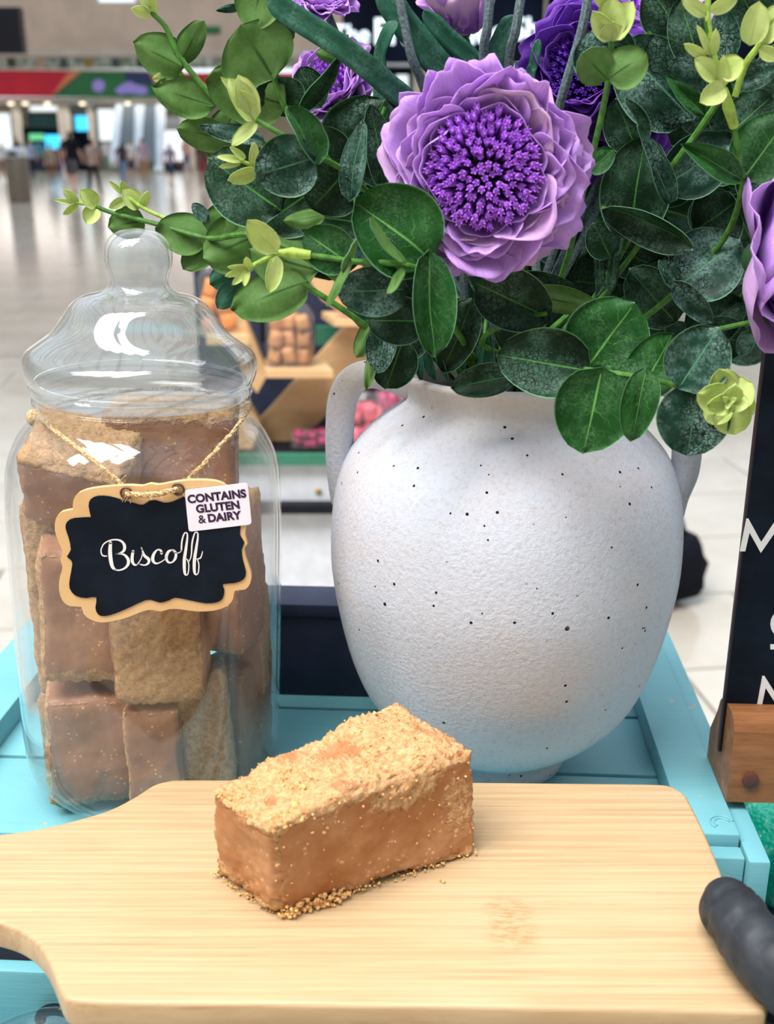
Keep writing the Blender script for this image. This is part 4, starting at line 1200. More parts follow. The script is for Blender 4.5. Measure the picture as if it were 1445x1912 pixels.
def smooth_prof(pr, n=3):
    pts = catmull([Vector((r, z, 0)) for r, z in pr], n)
    return [(max(0.0, p.x), p.y) for p in pts]
MB().lathe(smooth_prof(wall) + smooth_prof(inner), JB, 72, lean).build('jar_body', M['plastic'], jar, smooth='all')
lid = empty('lid', JB + lean @ Vector((0, 0, 0.215)))
lid.parent = jar; lid.location = lean @ Vector((0, 0, 0.215))
lidp = [(0.0524, 0.2150), (0.0532, 0.2155), (0.0536, 0.2200), (0.0550, 0.2225), (0.0562, 0.2265), (0.0564, 0.2310), (0.0548, 0.2350), (0.0495, 0.2390), (0.0435, 0.2435), (0.0392, 0.2485), (0.0355, 0.2540), (0.0315, 0.2590), (0.0260, 0.2620), (0.0190, 0.2638), (0.0152, 0.2660), (0.0136, 0.2690), (0.0142, 0.2725), (0.0158, 0.2775), (0.0161, 0.2825), (0.0150, 0.2868), (0.0122, 0.2905), (0.0075, 0.2930), (0.0, 0.2940)]
inl = [(max(0, r - 0.0016), z - 0.0012) for r, z in reversed(lidp)]
MB().lathe(smooth_prof(lidp) + smooth_prof(inl), JB, 72, lean).build('lid_shell', M['plastic_lid'], lid, smooth='all')
b = MB()
for zc, ph in ((0.2160, 0.0),):
    pts = []
    for k in range(73):
        a = 2 * math.pi * k / 72
        pts.append(JB + lean @ Vector((0.0534 * math.cos(a), 0.0534 * math.sin(a), zc + 0.005 * k / 72)))
    b.tube(pts, 0.0009, 8)
b.build('screw_thread', M['plastic_lid'], lid)

# fudge blocks inside the jar: (px, py centre), Y, dims, yaw, pitch, roll, crumb faces, label
def jar_block(px, py, Y, dims, yaw, pitch, roll, faces, lab, seed):
    c = on_y(px, py, Y)
    cs = bx_corners(c, dims, math.radians(yaw), math.radians(pitch), math.radians(roll))
    mx = 0.0
    for q_ in cs:                       # keep the block inside the wall
        d = Vector((q_.x - JX - (q_.z - JB.z) * 0.0402, q_.y - JY))
        mx = max(mx, d.length)
    if mx > 0.0662:
        ax = Vector((JX + (c.z - JB.z) * 0.0402, JY, c.z))
        f = 0.0662 / mx
        cs = [Vector((ax.x + (q_.x - ax.x) * f, ax.y + (q_.y - ax.y) * f, q_.z)) for q_ in cs]
    o, _, _ = fudge_block('fudge', cs, None, M['fudge_jar'], (26, 20, 26), 0.0017, faces, seed, 0.0)
    return tag(o, lab, 'fudge', 'fudge blocks in the jar')
jar_block(162, 1380, 0.494, (0.048, 0.036, 0.064), 12, 4, 3, ('start', 'base'), 'smooth tall fudge block at the bottom of the jar on the outer side', 31)
jar_block(296, 1388, 0.487, (0.028, 0.036, 0.058), 4, 0, 0, ('start',), 'narrow fudge block at the bottom centre of the jar', 32)
jar_block(386, 1368, 0.489, (0.040, 0.036, 0.066), 8, 0, -4, ('front', 'top', 'end'), 'crumb covered fudge block at the jar bottom nearest the big fudge', 33)
jar_block(478, 1330, 0.525, (0.036, 0.046, 0.070), -20, 0, 2, ('base',), 'dark fudge block at the bottom of the jar on the vase side', 34)
jar_block(146, 1135, 0.492, (0.046, 0.034, 0.070), 14, 0, 4, ('start', 'base'), 'smooth fudge block beside the lower corner of the tag', 35)
jar_block(302, 1195, 0.480, (0.048, 0.032, 0.058), 4, 0, 0, ('front', 'top', 'base'), 'crumb faced fudge block just under the tag', 36)
jar_block(452, 1068, 0.502, (0.046, 0.046, 0.080), -14, 0, 0, ('top',), 'smooth fudge block beside the sticker end of the tag', 37)
jar_block(138, 885, 0.505, (0.062, 0.046, 0.042), -10, 24, 12, ('top', 'end'), 'tilted fudge block above the tag under the twine knot', 38)
jar_block(325, 885, 0.535, (0.066, 0.050, 0.078), 6, -4, 2, ('top',), 'upright fudge block reaching up into the jar neck', 39)
jar_block(78, 1010, 0.526, (0.036, 0.030, 0.050), 6, 0, 0, ('top', 'front'), 'fudge block with crumbs against the outer jar wall', 40)
jar_block(88, 1170, 0.530, (0.034, 0.026, 0.070), 4, 0, 0, ('start', 'front'), 'thin crumb coated fudge block along the outer wall of the jar', 43)
jar_block(104, 1375, 0.532, (0.034, 0.026, 0.062), 4, 0, 0, ('start', 'front'), 'crumb coated fudge block low at the outer wall of the jar', 44)
jar_block(488, 1190, 0.532, (0.030, 0.030, 0.060), -4, 0, 0, ('end',), 'thin fudge block on the vase side of the jar wall', 45)
jar_block(290, 1010, 0.562, (0.076, 0.036, 0.085), 0, 0, 0, ('top',), 'fudge block at the back of the jar behind the tag', 41)
jar_block(270, 1275, 0.562, (0.090, 0.036, 0.085), 3, 0, 0, ('top',), 'fudge block low at the back of the jar', 42)

# ------------------------------------------------------------------ chalkboard tag on the jar
TY = 0.4485
tg0 = on_y(285, 1030, TY)
tgt = empty('jar_tag', tg0, 'scalloped chalkboard tag hanging by twine on the jar', 'tag')
def tz(zx, zy): return (100 + zx * 0.27682, 880 + zy * 0.27682)
outer = [(130, 260), (133, 195), (170, 146), (260, 117), (400, 101), (520, 96), (600, 101), (650, 85), (705, 93), (780, 80), (900, 62), (1040, 62), (1120, 76), (1165, 105), (1185, 160), (1270, 170), (1312, 215), (1325, 290), (1300, 370), (1290, 430), (1306, 490), (1285, 525), (1300, 600), (1332, 690), (1326, 755), (1290, 798), (1222, 806), (1210, 860), (1170, 910), (1080, 940), (960, 945), (850, 930), (780, 930), (722, 946), (660, 934), (600, 945), (500, 985), (400, 1010), (320, 1020), (250, 1000), (202, 962), (185, 914), (110, 910), (60, 872), (36, 800), (41, 720), (60, 650), (45, 590), (62, 545), (30, 470), (8, 395), (15, 320), (52, 276)]
inner_t = [(252, 310), (236, 235), (250, 188), (300, 166), (380, 170), (480, 198), (545, 217), (600, 228), (645, 201), (690, 196), (745, 213), (805, 205), (890, 166), (960, 140), (1060, 122), (1110, 140), (1118, 200), (1108, 245), (1200, 258), (1258, 300), (1262, 370), (1256, 430), (1286, 480), (1268, 530), (1276, 600), (1297, 680), (1280, 730), (1220, 754), (1140, 762), (1151, 800), (1140, 858), (1100, 884), (1020, 890), (900, 866), (820, 853), (778, 871), (720, 886), (670, 871), (620, 870), (520, 915), (420, 958), (345, 977), (300, 965), (282, 920), (288, 850), (220, 855), (150, 840), (108, 790), (110, 720), (126, 630), (116, 598), (90, 575), (116, 530), (102, 450), (80, 382), (92, 340), (140, 316)]
def tag_poly(name, pts, y, d, mat, smooth_n=2):
    P = [on_y(*tz(*p), y) for p in pts]
    if smooth_n: P = catmull(P + [P[0]], smooth_n)[:-1]
    b = MB(); b.prism(P, (0, d, 0)); return b.build(name, mat, tgt, smooth=False)
tag_poly('wood_plaque', outer, TY, 0.0028, M['tag_wood'])
tag_poly('chalk_panel', inner_t, TY - 0.0004, 0.0004, M['chalkboard'])
stk = [(885, 145), (888, 130), (900, 126), (1290, 80), (1304, 84), (1310, 96), (1334, 340), (1330, 353), (1318, 360), (930, 406), (916, 403), (910, 390)]
stko = tag_poly('sticker', stk, TY - 0.0008, 0.0004, M['sticker'], 0)
SCL = 0.27682 * scale_at(tg0)
def stick_text(s, zx, zy, size, heavy=3.6):
    me = text_mesh(s, size * SCL, 0.0, heavy * SCL, 'CENTER', 0.0, 1.02)
    p = on_y(*tz(zx, zy), TY - 0.0009)
    text_obj('print', me, M['sticker_ink'], Matrix.Translation(p) @ Matrix.Rotation(math.pi / 2, 4, 'X') @ Matrix.Rotation(math.radians(6.3), 4, 'Z'), stko)
stick_text('CONTAINS', 1100, 172, 76); stick_text('GLUTEN', 1108, 243, 76); stick_text('DAIRY', 1150, 309, 76); stick_text('&', 1000, 326, 80, 1.2)
# hand lettering as ribbons of changing width
strokes = [
    ([(357, 572), (330, 567), (320, 535), (335, 495), (370, 470), (415, 461), (455, 470), (478, 500), (474, 535), (445, 553), (420, 556)], [10, 9, 8, 8, 9, 10, 14, 20, 18, 9, 5]),
    ([(384, 482), (381, 540), (386, 600), (398, 645), (418, 664)], [20, 26, 26, 22, 12]),
    ([(420, 556), (470, 560), (500, 588), (504, 622), (482, 652), (445, 667), (412, 664)], [6, 12, 20, 20, 14, 10, 8]),
    ([(536, 540), (530, 580), (532, 610), (545, 630), (562, 630), (580, 612)], [18, 20, 20, 14, 8, 5]),
    ([(562, 630), (590, 590), (600, 545), (592, 515)], [5, 6, 7, 8]),
    ([(598, 530), (612, 568), (640, 592), (640, 618), (615, 633), (585, 628)], [10, 18, 20, 16, 9, 9]),
    ([(728, 552), (722, 533), (700, 530), (678, 555), (668, 590), (680, 616), (705, 620), (745, 598), (762, 575)], [18, 14, 10, 18, 22, 16, 9, 6, 5]),
    ([(800, 530), (774, 543), (760, 580), (772, 612), (800, 613), (822, 585), (824, 550), (806, 530), (815, 548), (845, 550), (862, 535)], [9, 18, 20, 14, 10, 18, 16, 9, 6, 6, 6]),
    ([(862, 535), (866, 470), (882, 420), (900, 418), (902, 450), (893, 520), (882, 600), (884, 680), (895, 700), (908, 685), (912, 630), (902, 596), (890, 592)], [10, 11, 9, 9, 12, 18, 22, 18, 9, 8, 8, 7, 6]),
    ([(912, 610), (928, 570), (935, 480), (952, 418), (970, 414), (973, 446), (962, 520), (950, 600), (950, 676), (962, 697), (976, 682), (980, 630), (970, 596), (960, 592)], [6, 8, 11, 9, 9, 12, 18, 22, 18, 9, 8, 8, 7, 6]),
    ([(968, 592), (990, 585), (1000, 562), (1005, 540)], [8, 9, 7, 5]),
]
b = MB()
for pts, ws_ in strokes:
    P = catmull([Vector((x, y, 0)) for x, y in pts], 5)
    Wd = catmull([Vector((w_, 0, 0)) for w_ in ws_], 5)
    Lf, Rt = [], []
    for i, p in enumerate(P):
        t = (P[min(i + 1, len(P) - 1)] - P[max(i - 1, 0)]).normalized()
        n_ = Vector((-t.y, t.x, 0)) * Wd[i].x * 0.5
        Lf.append(p + n_); Rt.append(p - n_)
    Vv = [on_y(*tz(q_.x, q_.y), TY - 0.0006) for q_ in Lf + Rt]
    n_ = len(P)
    b.add(Vv, [(i, i + 1, n_ + i + 1, n_ + i) for i in range(n_ - 1)])
    b.add([on_y(*tz(P[i].x + Wd[i].x * 0.5 * math.cos(a * 0.5236), P[i].y + Wd[i].x * 0.5 * math.sin(a * 0.5236)), TY - 0.0006) for i in (0, len(P) - 1) for a in range(12)], [tuple(range(12)), tuple(range(12, 24))])
b.build('lettering', M['white_ink'], tgt, smooth=False)
# twine: through the two holes, up to the neck and around it
def twine(name, pts, r=0.0011):
    P = catmull(pts, 10)
    b = MB()
    for s_ in (0, math.pi, math.pi / 2):
        Q = []
        for i, p in enumerate(P):
            a = i * 0.9 + s_
            t = (P[min(i + 1, len(P) - 1)] - P[max(i - 1, 0)]).normalized()
            u_ = t.orthogonal().normalized(); w_ = t.cross(u_)
            Q.append(p + (u_ * math.cos(a) + w_ * math.sin(a)) * r * 0.5)
        b.tube(Q, r * 0.62, 6)
    for _ in range(int(len(P) * 1.2)):   # loose fibres
        p = rr.choice(P); d = Vector((rr.uniform(-1, 1), rr.uniform(-1, 0.2), rr.uniform(-1, 1))) * 0.004
        b.tube([p, p + d * 0.6 + Vector((0, 0, 0.0006)), p + d], 0.00010, 3)
    return b.build(name, M['twine'], tgt)
h1, h2 = on_y(*tz(490, 150), TY - 0.001), on_y(*tz(838, 124), TY - 0.001)
neck = lambda a, z: JB + lean @ Vector((0.0572 * math.cos(a), 0.0572 * math.sin(a), z))
twine('twine', [h1 + Vector((0, 0.003, 0.0)), h1 + Vector((0.002, -0.0008, 0)), (h1 + h2) / 2 + Vector((0, -0.0014, -0.001)), h2 + Vector((-0.002, -0.0008, 0)), h2 + Vector((0, 0.003, 0))], 0.0013)
lk, rk = on_y(68, 775, 0.520), on_y(466, 762, 0.520)
twine('twine', [h1 + Vector((0, 0.003, 0)), on_y(215, 893, 0.4535), on_y(150, 840, 0.463), on_y(98, 800, 0.485), lk], 0.0010)
twine('twine', [h2 + Vector((0, 0.003, 0)), on_y(352, 895, 0.4535), on_y(395, 850, 0.460), on_y(440, 800, 0.482), rk], 0.0010)
twine('twine', [lk] + [Vector(((lk.x + rk.x) / 2 + (lk.x - rk.x) / 2 * math.cos(a), 0.521 + 0.060 * math.sin(a), lk.z)) for a in [k * math.pi / 8 for k in range(1, 8)]] + [rk], 0.0010)
b = MB(); b.ball(on_y(66, 780, 0.517), 0.0042, 1.1, 1, 1.1, 12, 8); b.build('knot', M['twine'], tgt)
for hh in (h1, h2):
    b = MB(); b.tube([hh + Vector((0.0025 * math.cos(a), 0.0003, 0.0025 * math.sin(a))) for a in [k * math.pi / 8 for k in range(17)]], 0.0005, 6); b.build('hole_rim', M['sign_plug'], tgt)

# ------------------------------------------------------------------ vase
VX, VY = 0.0630, 0.541
VB = Vector((VX, VY, TABLE_Z + 0.0003))
vase = empty('vase', VB, 'white speckled rough ceramic vase with two handles', 'vase')
vp = [(0.0, 0.001), (0.034, 0.0), (0.0385, 0.0015), (0.0395, 0.006), (0.0385, 0.0095), (0.0405, 0.0125), (0.0500, 0.0190), (0.0630, 0.0310), (0.0755, 0.0480), (0.0850, 0.0740), (0.0920, 0.110), (0.0930, 0.135), (0.0905, 0.160), (0.0840, 0.179), (0.0740, 0.1915), (0.0640, 0.2000), (0.0560, 0.2058), (0.0525, 0.2095), (0.0528, 0.214), (0.0555, 0.2195), (0.0567, 0.2220), (0.0560, 0.2240), (0.0530, 0.2245), (0.0495, 0.222), (0.0480, 0.214), (0.0500, 0.206), (0.070, 0.190), (0.080, 0.16), (0.080, 0.10), (0.060, 0.03), (0.0, 0.012)]
MB().lathe(smooth_prof(vp, 4), VB, 96).build('vase_body', M['vase'], vase, smooth='all')
for sx in (-1, 1):
    rot = Matrix.Rotation(math.radians(-6), 3, 'Z')
    hpts = [(0.050, 0.2135), (0.060, 0.2180), (0.072, 0.2205), (0.0815, 0.2165), (0.0868, 0.2060), (0.0885, 0.190), (0.0888, 0.174), (0.0880, 0.160), (0.0868, 0.150)]
    P = catmull([VB + rot @ Vector((sx * (r + (0.0028 if (sx > 0 and 0.06 < r and z > 0.165) else 0.0)), 0, z)) for r, z in hpts], 5)
    rad = [0.0068 + 0.0010 * math.sin(i / (len(P) - 1) * math.pi) for i in range(len(P))]
    MB().tube(P, rad, 16).build('handle', M['vase'], vase, smooth='all')

# ------------------------------------------------------------------ eucalyptus sprigs
def round_shape(u): return max(0.0, math.sin(math.pi * min(1, u ** 0.86))) ** 0.52
def long_shape(u): return max(0.0, math.sin(math.pi * min(1, (u * 0.97 + 0.03) ** 0.75))) ** 0.75
def blade_shape(u): return min(1.0, 0.55 + u * 1.2) * (1 - max(0, (u - 0.62) / 0.38) ** 2.2)
def leaf(parent, b, t, w, Y, dY=0.0, m='leaf_dark', back='leaf_back', roll=0.0, fold=0.15, curl=0.10, flip=False, shape=round_shape, name='leaf', nu=12, nv=8, wave=0.065, bend=0.0, seed=None):
    B = on_y(b[0], b[1], Y); T = on_y(t[0], t[1], Y + dY)
    Wm = w * scale_at(B) * (1.10 if shape is round_shape else 1.0)
    if shape is round_shape: T = T + (T - B) * 0.06; B = B - (T - B) * 0.02
    if name == 'leaf': roll += R.uniform(-14, 14); fold += R.uniform(0.0, 0.16)
    return leaf3(parent, B, T, Wm, m, back, roll, fold, curl, flip, shape, name, nu, nv, wave, bend)
def leaf3(parent, B, T, Wm, m='leaf_dark', back='leaf_back', roll=0.0, fold=0.15, curl=0.1, flip=False, shape=round_shape, name='leaf', nu=12, nv=8, wave=0.02, bend=0.0, toward=None):
    ax = (T - B); Ln = ax.length; ax.normalize()
    n = ((toward or CAM) - (B + T) / 2); n = (n - ax * n.dot(ax)).normalized()
    n = Quaternion(ax, math.radians(roll)) @ n
    if flip: n = -n
    s = ax.cross(n)
    th = 0.0004
    sd = R.uniform(0, 50)
    top, bot, uvs = [], [], []
    for i in range(nu + 1):
        u = i / nu
        hw = shape(u) * Wm / 2
        for j in range(nv + 1):
            v = -1 + 2 * j / nv
            p = B + ax * (u * Ln) + s * (v * hw + bend * Ln * math.sin(u * math.pi))
            h = abs(v) ** 1.3 * hw * fold - curl * Ln * (u - 0.15) ** 2 + wave * Ln * (noise.noise(Vector((u * 1.7, v * 1.3, sd))) * 1.6 + 0.45 * noise.noise(Vector((u * 4.5, v * 3.5, sd + 9))) * abs(v))
            p = p + n * h
            top.append(p + n * th / 2); bot.append(p - n * th / 2); uvs.append((u, (v + 1) / 2))
    k = nv + 1
    N = len(top)
    F1, F2, F3 = [], [], []
    for i in range(nu):
        for j in range(nv):
            a, c, d, e = i * k + j, i * k + j + 1, (i + 1) * k + j + 1, (i + 1) * k + j
            F1.append((a, e, d, c)); F2.append((N + a, N + c, N + d, N + e))
    for i in range(nu):
        a, e = i * k, (i + 1) * k
        F3.append((a, N + a, N + e, e)); F3.append((a + nv, e + nv, N + e + nv, N + a + nv))
    mb = MB()
    mb.add(top + bot, F1, uvs + uvs)
    # orientation: make the first set face along +n
    q0 = F1[len(F1) // 2]
    nn = (top[q0[1]] - top[q0[0]]).cross(top[q0[2]] - top[q0[1]])
    if nn.dot(n) < 0: mb.f = [list(reversed(f)) for f in mb.f]; F2 = [tuple(reversed(f)) for f in F2]
    mb.f += [list(f) for f in F2]; mb.mi += [1] * len(F2)
    mb.f += [list(f) for f in F3]; mb.mi += [0] * len(F3)
    return mb.build(name, [M[m], M[back]], parent, smooth='all')

MOUTH = Vector((VX, VY, VB.z + 0.218))
def sprig(label, path, r0=0.0011, r1=0.0017, mat='stem', dx=0.0, dy=0.0, young_end=True, name='eucalyptus_sprig', group='leafy sprigs in the vase', cat='foliage', deep=True):
    """path: list of (px, py, Y) from the tip inwards; the stem then runs down into the vase mouth."""
    P = [on_y(x, y, Y) for x, y, Y in path]
    ang = (P[0] - MOUTH)
    hor = Vector((ang.x, ang.y, 0)); hor = hor.normalized() * 0.026 if hor.length > 0 else Vector()
    if deep:
        P.append(MOUTH + hor + Vector((dx, dy, 0.006)))
        P.append(MOUTH + hor * 0.4 + Vector((dx * 0.5, dy * 0.5, -0.07)))
    base = P[-1]
    g = empty(name, base, label, cat, group)
    C = catmull(P, 8)
    rad = [r0 + (r1 - r0) * i / (len(C) - 1) for i in range(len(C))]
    MB().tube(C, rad, 8).build('stem', M[mat], g)
    return g
def young(parent, c, Y, items):
    for it in items:
        (bx, by), (tx, ty), w = it[:3]
        fl = it[3] if len(it) > 3 else 0.25
        leaf(parent, (bx, by), (tx, ty), w, Y, -0.004, 'young', 'young', R.uniform(-25, 25), fl, 0.15, False, round_shape, 'young_leaf', 8, 6, 0.03)
def twig(parent, pts, r, mat='stem_young', name='twig'):
    MB().tube(catmull([on_y(*p) for p in pts], 5), r, 8).build(name, M[mat], parent)

# --- A: top corner sprig
g = sprig('slender eucalyptus sprig reaching to the top corner above the banner', [(272, 0, .53), (285, 25, .53), (310, 52, .53), (337, 108, .53), (392, 175, .53), (455, 235, .53), (560, 330, .54), (690, 480, .53)])
young(g, None, .53, [((285, 26), (247, 18), 20), ((283, 22), (262, -8), 18), ((290, 26), (285, -6), 12)])
leaf(g, (340, 124), (256, 82), 74, .53, .004, 'leaf_mid', 'leaf_back', 8, .05, .06, True)
leaf(g, (337, 116), (376, 43), 46, .53, .004, 'leaf_blue', 'leaf_back', 25, .4, .10, True)
leaf(g, (400, 198), (293, 165), 66, .53, .004, 'leaf_mid', 'leaf_back', -5, .06, .08, True)
leaf(g, (345, 142), (288, 147), 26, .535, .0, 'young', 'young', 0, .1, .1, True)
leaf(g, (428, 262), (337, 240), 58, .535, .0, 'leaf_mid', 'leaf_back', 0, .05, .08, True)
leaf(g, (492, 262), (370, 234), 40, .525, .0, 'leaf_blue', 'leaf_back', 15, .12, .05, False, long_shape)
leaf(g, (440, 205), (395, 290), 60, .54, .0, 'leaf_mid', 'leaf_back', 0, .05, .08, True)

# --- B: large backlit leaves
g = sprig('eucalyptus sprig with large pale round leaves beside the shop sign', [(480, -30, .52), (500, 60, .52), (512, 145, .52), (540, 215, .52), (620, 330, .53), (720, 500, .53)])
leaf(g, (510, 146), (452, 52), 138, .515, -.004, 'leaf_mid', 'leaf_back', 5, .04, .05, True, wave=.03)
leaf(g, (532, 196), (394, 152), 104, .52, .004, 'leaf_mid', 'leaf_back', -5, .05, .05, True)
leaf(g, (512, 146), (530, 215), 92, .521, .004, 'leaf_dark', 'leaf_back', 0, .05, .05, False)
leaf(g, (496, -60), (470, 50), 88, .515, .0, 'leaf_mid', 'leaf_back', 20, .10, .05, True)
leaf(g, (455, 12), (402, 20), 16, .52, .0, 'leaf_blue', 'leaf_back', 0, .2, .05, False, long_shape)
leaf(g, (495, 10), (540, 80), 60, .53, .0, 'leaf_dark', 'leaf_back', 0, .1, .05, False)

# --- F: sprig with pale bud, in front
g = sprig('eucalyptus sprig with pale bud and bloom dusted leaves at centre left', [(478, 224, .455), (526, 252, .455), (581, 286, .46), (645, 322, .47), (720, 400, .49), (780, 520, .505)], 0.0010)
young(g, None, .455, [((474, 226), (432, 150), 44, .7), ((470, 215), (448, 145), 40, .6), ((455, 190), (415, 146), 12), ((480, 228), (434, 268), 24), ((470, 205), (446, 172), 30, .6)])
twig(g, [(420, 148, .455), (440, 185, .455), (478, 226, .455)], 0.0008)
leaf(g, (588, 294), (482, 326), 104, .450, -.004, 'leaf_blue', 'leaf_back', 8, .10, .10)
leaf(g, (592, 306), (545, 203), 62, .452, -.004, 'leaf_mid', 'leaf_back', 25, .45, .12)
leaf(g, (645, 320), (585, 388), 104, .468, .0, 'leaf_dark', 'leaf_back', -10, .12, .12)
leaf(g, (654, 374), (668, 230), 54, .464, .0, 'leaf_blue', 'leaf_back', -30, .15, .14)
leaf(g, (640, 322), (575, 250), 90, .475, .0, 'leaf_dark', 'leaf_back', 10, .12, .12)

# --- E: dark leaves behind
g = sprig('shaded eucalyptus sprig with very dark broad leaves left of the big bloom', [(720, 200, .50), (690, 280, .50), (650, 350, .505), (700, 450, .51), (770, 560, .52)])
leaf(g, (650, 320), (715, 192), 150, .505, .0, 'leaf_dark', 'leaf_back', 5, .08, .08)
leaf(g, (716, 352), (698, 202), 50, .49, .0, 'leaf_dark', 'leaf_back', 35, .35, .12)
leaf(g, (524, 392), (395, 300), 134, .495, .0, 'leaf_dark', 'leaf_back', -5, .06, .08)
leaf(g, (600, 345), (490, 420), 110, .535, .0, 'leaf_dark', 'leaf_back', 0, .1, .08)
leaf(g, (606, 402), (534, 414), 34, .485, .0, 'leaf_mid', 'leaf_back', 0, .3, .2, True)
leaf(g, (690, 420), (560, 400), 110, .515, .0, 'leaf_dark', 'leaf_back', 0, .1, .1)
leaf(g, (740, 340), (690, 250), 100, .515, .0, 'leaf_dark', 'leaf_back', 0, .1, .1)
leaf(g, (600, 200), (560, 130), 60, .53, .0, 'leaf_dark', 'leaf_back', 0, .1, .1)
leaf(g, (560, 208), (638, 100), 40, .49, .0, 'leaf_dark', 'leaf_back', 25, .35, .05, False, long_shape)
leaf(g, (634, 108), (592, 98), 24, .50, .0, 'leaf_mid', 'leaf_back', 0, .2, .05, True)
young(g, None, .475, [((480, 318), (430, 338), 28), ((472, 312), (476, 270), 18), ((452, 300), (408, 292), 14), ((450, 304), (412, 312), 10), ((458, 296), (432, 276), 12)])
twig(g, [(425, 294, .475), (455, 302, .475), (482, 318, .478), (520, 350, .49)], 0.0008)

# --- H: front sprig with claw bud
g = sprig('front eucalyptus sprig ending in a pale claw shaped bud beside the jar lid', [(518, 472, .438), (582, 477, .438), (660, 488, .438), (755, 495, .44), (800, 520, .45), (835, 590, .475)], 0.0010)
young(g, None, .436, [((518, 470), (464, 418), 48, .1), ((517, 478), (506, 542), 30, .2), ((466, 500), (460, 484), 16), ((462, 500), (424, 516), 13), ((462, 504), (436, 530), 13), ((464, 505), (456, 532), 12), ((462, 498), (428, 500), 10)])
twig(g, [(462, 502, .436), (490, 486, .436), (520, 472, .438)], 0.0009)
MB().tube([on_y(515, 472, .438), on_y(545, 472, .438), on_y(580, 476, .438)], [0.0010, 0.0022, 0.0017], 10).build('node_sleeve', M['stem_young'], g)
leaf(g, (656, 494), (572, 436), 80, .440, .0, 'leaf_mid', 'leaf_back', 5, .10, .10)
leaf(g, (640, 508), (664, 450), 22, .434, -.002, 'leaf_mid', 'leaf_back', 62, .1, .05, True)
leaf(g, (652, 482), (616, 568), 24, .434, -.002, 'leaf_mid', 'leaf_back', 58, .2, .05, True)
leaf(g, (753, 492), (692, 413), 26, .436, -.002, 'leaf_mid', 'leaf_back', 60, .2, .05, True)
leaf(g, (752, 500), (726, 548), 24, .436, -.002, 'leaf_mid', 'leaf_back', 60, .2, .05, True)
leaf(g, (760, 540), (634, 546), 88, .444, .0, 'leaf_blue', 'leaf_back', -8, .10, .10)
leaf(g, (745, 494), (664, 452), 66, .446, .0, 'leaf_blue', 'leaf_back', 0, .10, .10)
leaf(g, (806, 488), (672, 376), 156, .448, -.004, 'leaf_mid', 'leaf_back', 8, .12, .08)
leaf(g, (800, 470), (814, 656), 86, .438, -.006, 'leaf_mid', 'leaf_back', -20, .18, .08)
leaf(g, (795, 600), (690, 598), 84, .452, .0, 'leaf_dark', 'leaf_back', 0, .10, .10)
leaf(g, (805, 480), (770, 640), 90, .456, .0, 'leaf_dark', 'leaf_back', 0, .10, .08)

# --- I: far left tip
g = sprig('long eucalyptus sprig stretching out over the jar knob to the hall', [(180, 386, .565), (212, 398, .565), (268, 412, .562), (302, 421, .56), (390, 445, .55), (480, 440, .53), (600, 500, .52), (720, 600, .525)])
young(g, None, .565, [((180, 386), (152, 356), 30, .4), ((180, 388), (162, 416), 30, .4), ((146, 379), (120, 356), 16), ((146, 379), (103, 374), 8), ((145, 380), (120, 400), 14), ((236, 365), (205, 340), 10), ((236, 368), (228, 340), 16), ((262, 388), (232, 355), 34), ((264, 386), (276, 360), 16), ((232, 372), (206, 388), 18)])
twig(g, [(104, 375, .565), (147, 379, .565), (182, 386, .565)], 0.0009)
twig(g, [(236, 366, .563), (266, 388, .562), (313, 410, .56)], 0.0010)
leaf(g, (270, 412), (206, 422), 56, .565, .0, 'leaf_mid', 'leaf_back', 0, .05, .08, True)
leaf(g, (388, 440), (296, 430), 74, .557, .0, 'leaf_mid', 'leaf_back', 5, .05, .06, True)
leaf(g, (388, 414), (361, 381), 24, .55, .0, 'leaf_blue', 'leaf_back_teal', 0, .2, .05)
leaf(g, (398, 445), (346, 500), 52, .557, .0, 'leaf_mid', 'leaf_back', 5, .05, .06, True)
leaf(g, (460, 402), (382, 415), 60, .552, .0, 'leaf_mid', 'leaf_back', 0, .05, .06, True)
leaf(g, (480, 440), (386, 480), 104, .548, .0, 'leaf_mid', 'leaf_back', 0, .05, .06, True)
leaf(g, (592, 505), (472, 470), 100, .53, .0, 'leaf_mid', 'leaf_back', 4, .05, .06, True)
leaf(g, (572, 526), (440, 576), 88, .525, .0, 'leaf_mid', 'leaf_back', 0, .06, .06, True)
leaf(g, (450, 528), (408, 572), 40, .552, .0, 'leaf_blue', 'leaf_back_teal', 0, .1, .06, True)
leaf(g, (450, 500), (396, 530), 50, .556, .0, 'leaf_blue', 'leaf_back_teal', 0, .1, .06, True)

# --- hanging sprig over the handle
g = sprig('drooping eucalyptus sprig hanging over the left vase handle', [(564, 529, .50), (640, 578, .50), (709, 627, .505), (755, 660, .52)], 0.0014, 0.0019)
leaf(g, (728, 604), (704, 692), 62, .488, .0, 'leaf_blue', 'leaf_back', 15, .30, .10)
leaf(g, (752, 636), (722, 722), 80, .494, .0, 'leaf_dark', 'leaf_back', 0, .25, .06)
leaf(g, (700, 600), (668, 664), 40, .500, .0, 'leaf_mid', 'leaf_back', 0, .1, .06, True)
leaf(g, (700, 640), (686, 722), 22, .492, .0, 'leaf_mid', 'leaf_back', 0, .1, .06, True)
leaf(g, (780, 560), (716, 614), 80, .50, .0, 'leaf_mid', 'leaf_back', 0, .1, .06)
leaf(g, (790, 610), (742, 668), 60, .50, .0, 'leaf_dark', 'leaf_back', 0, .1, .06)

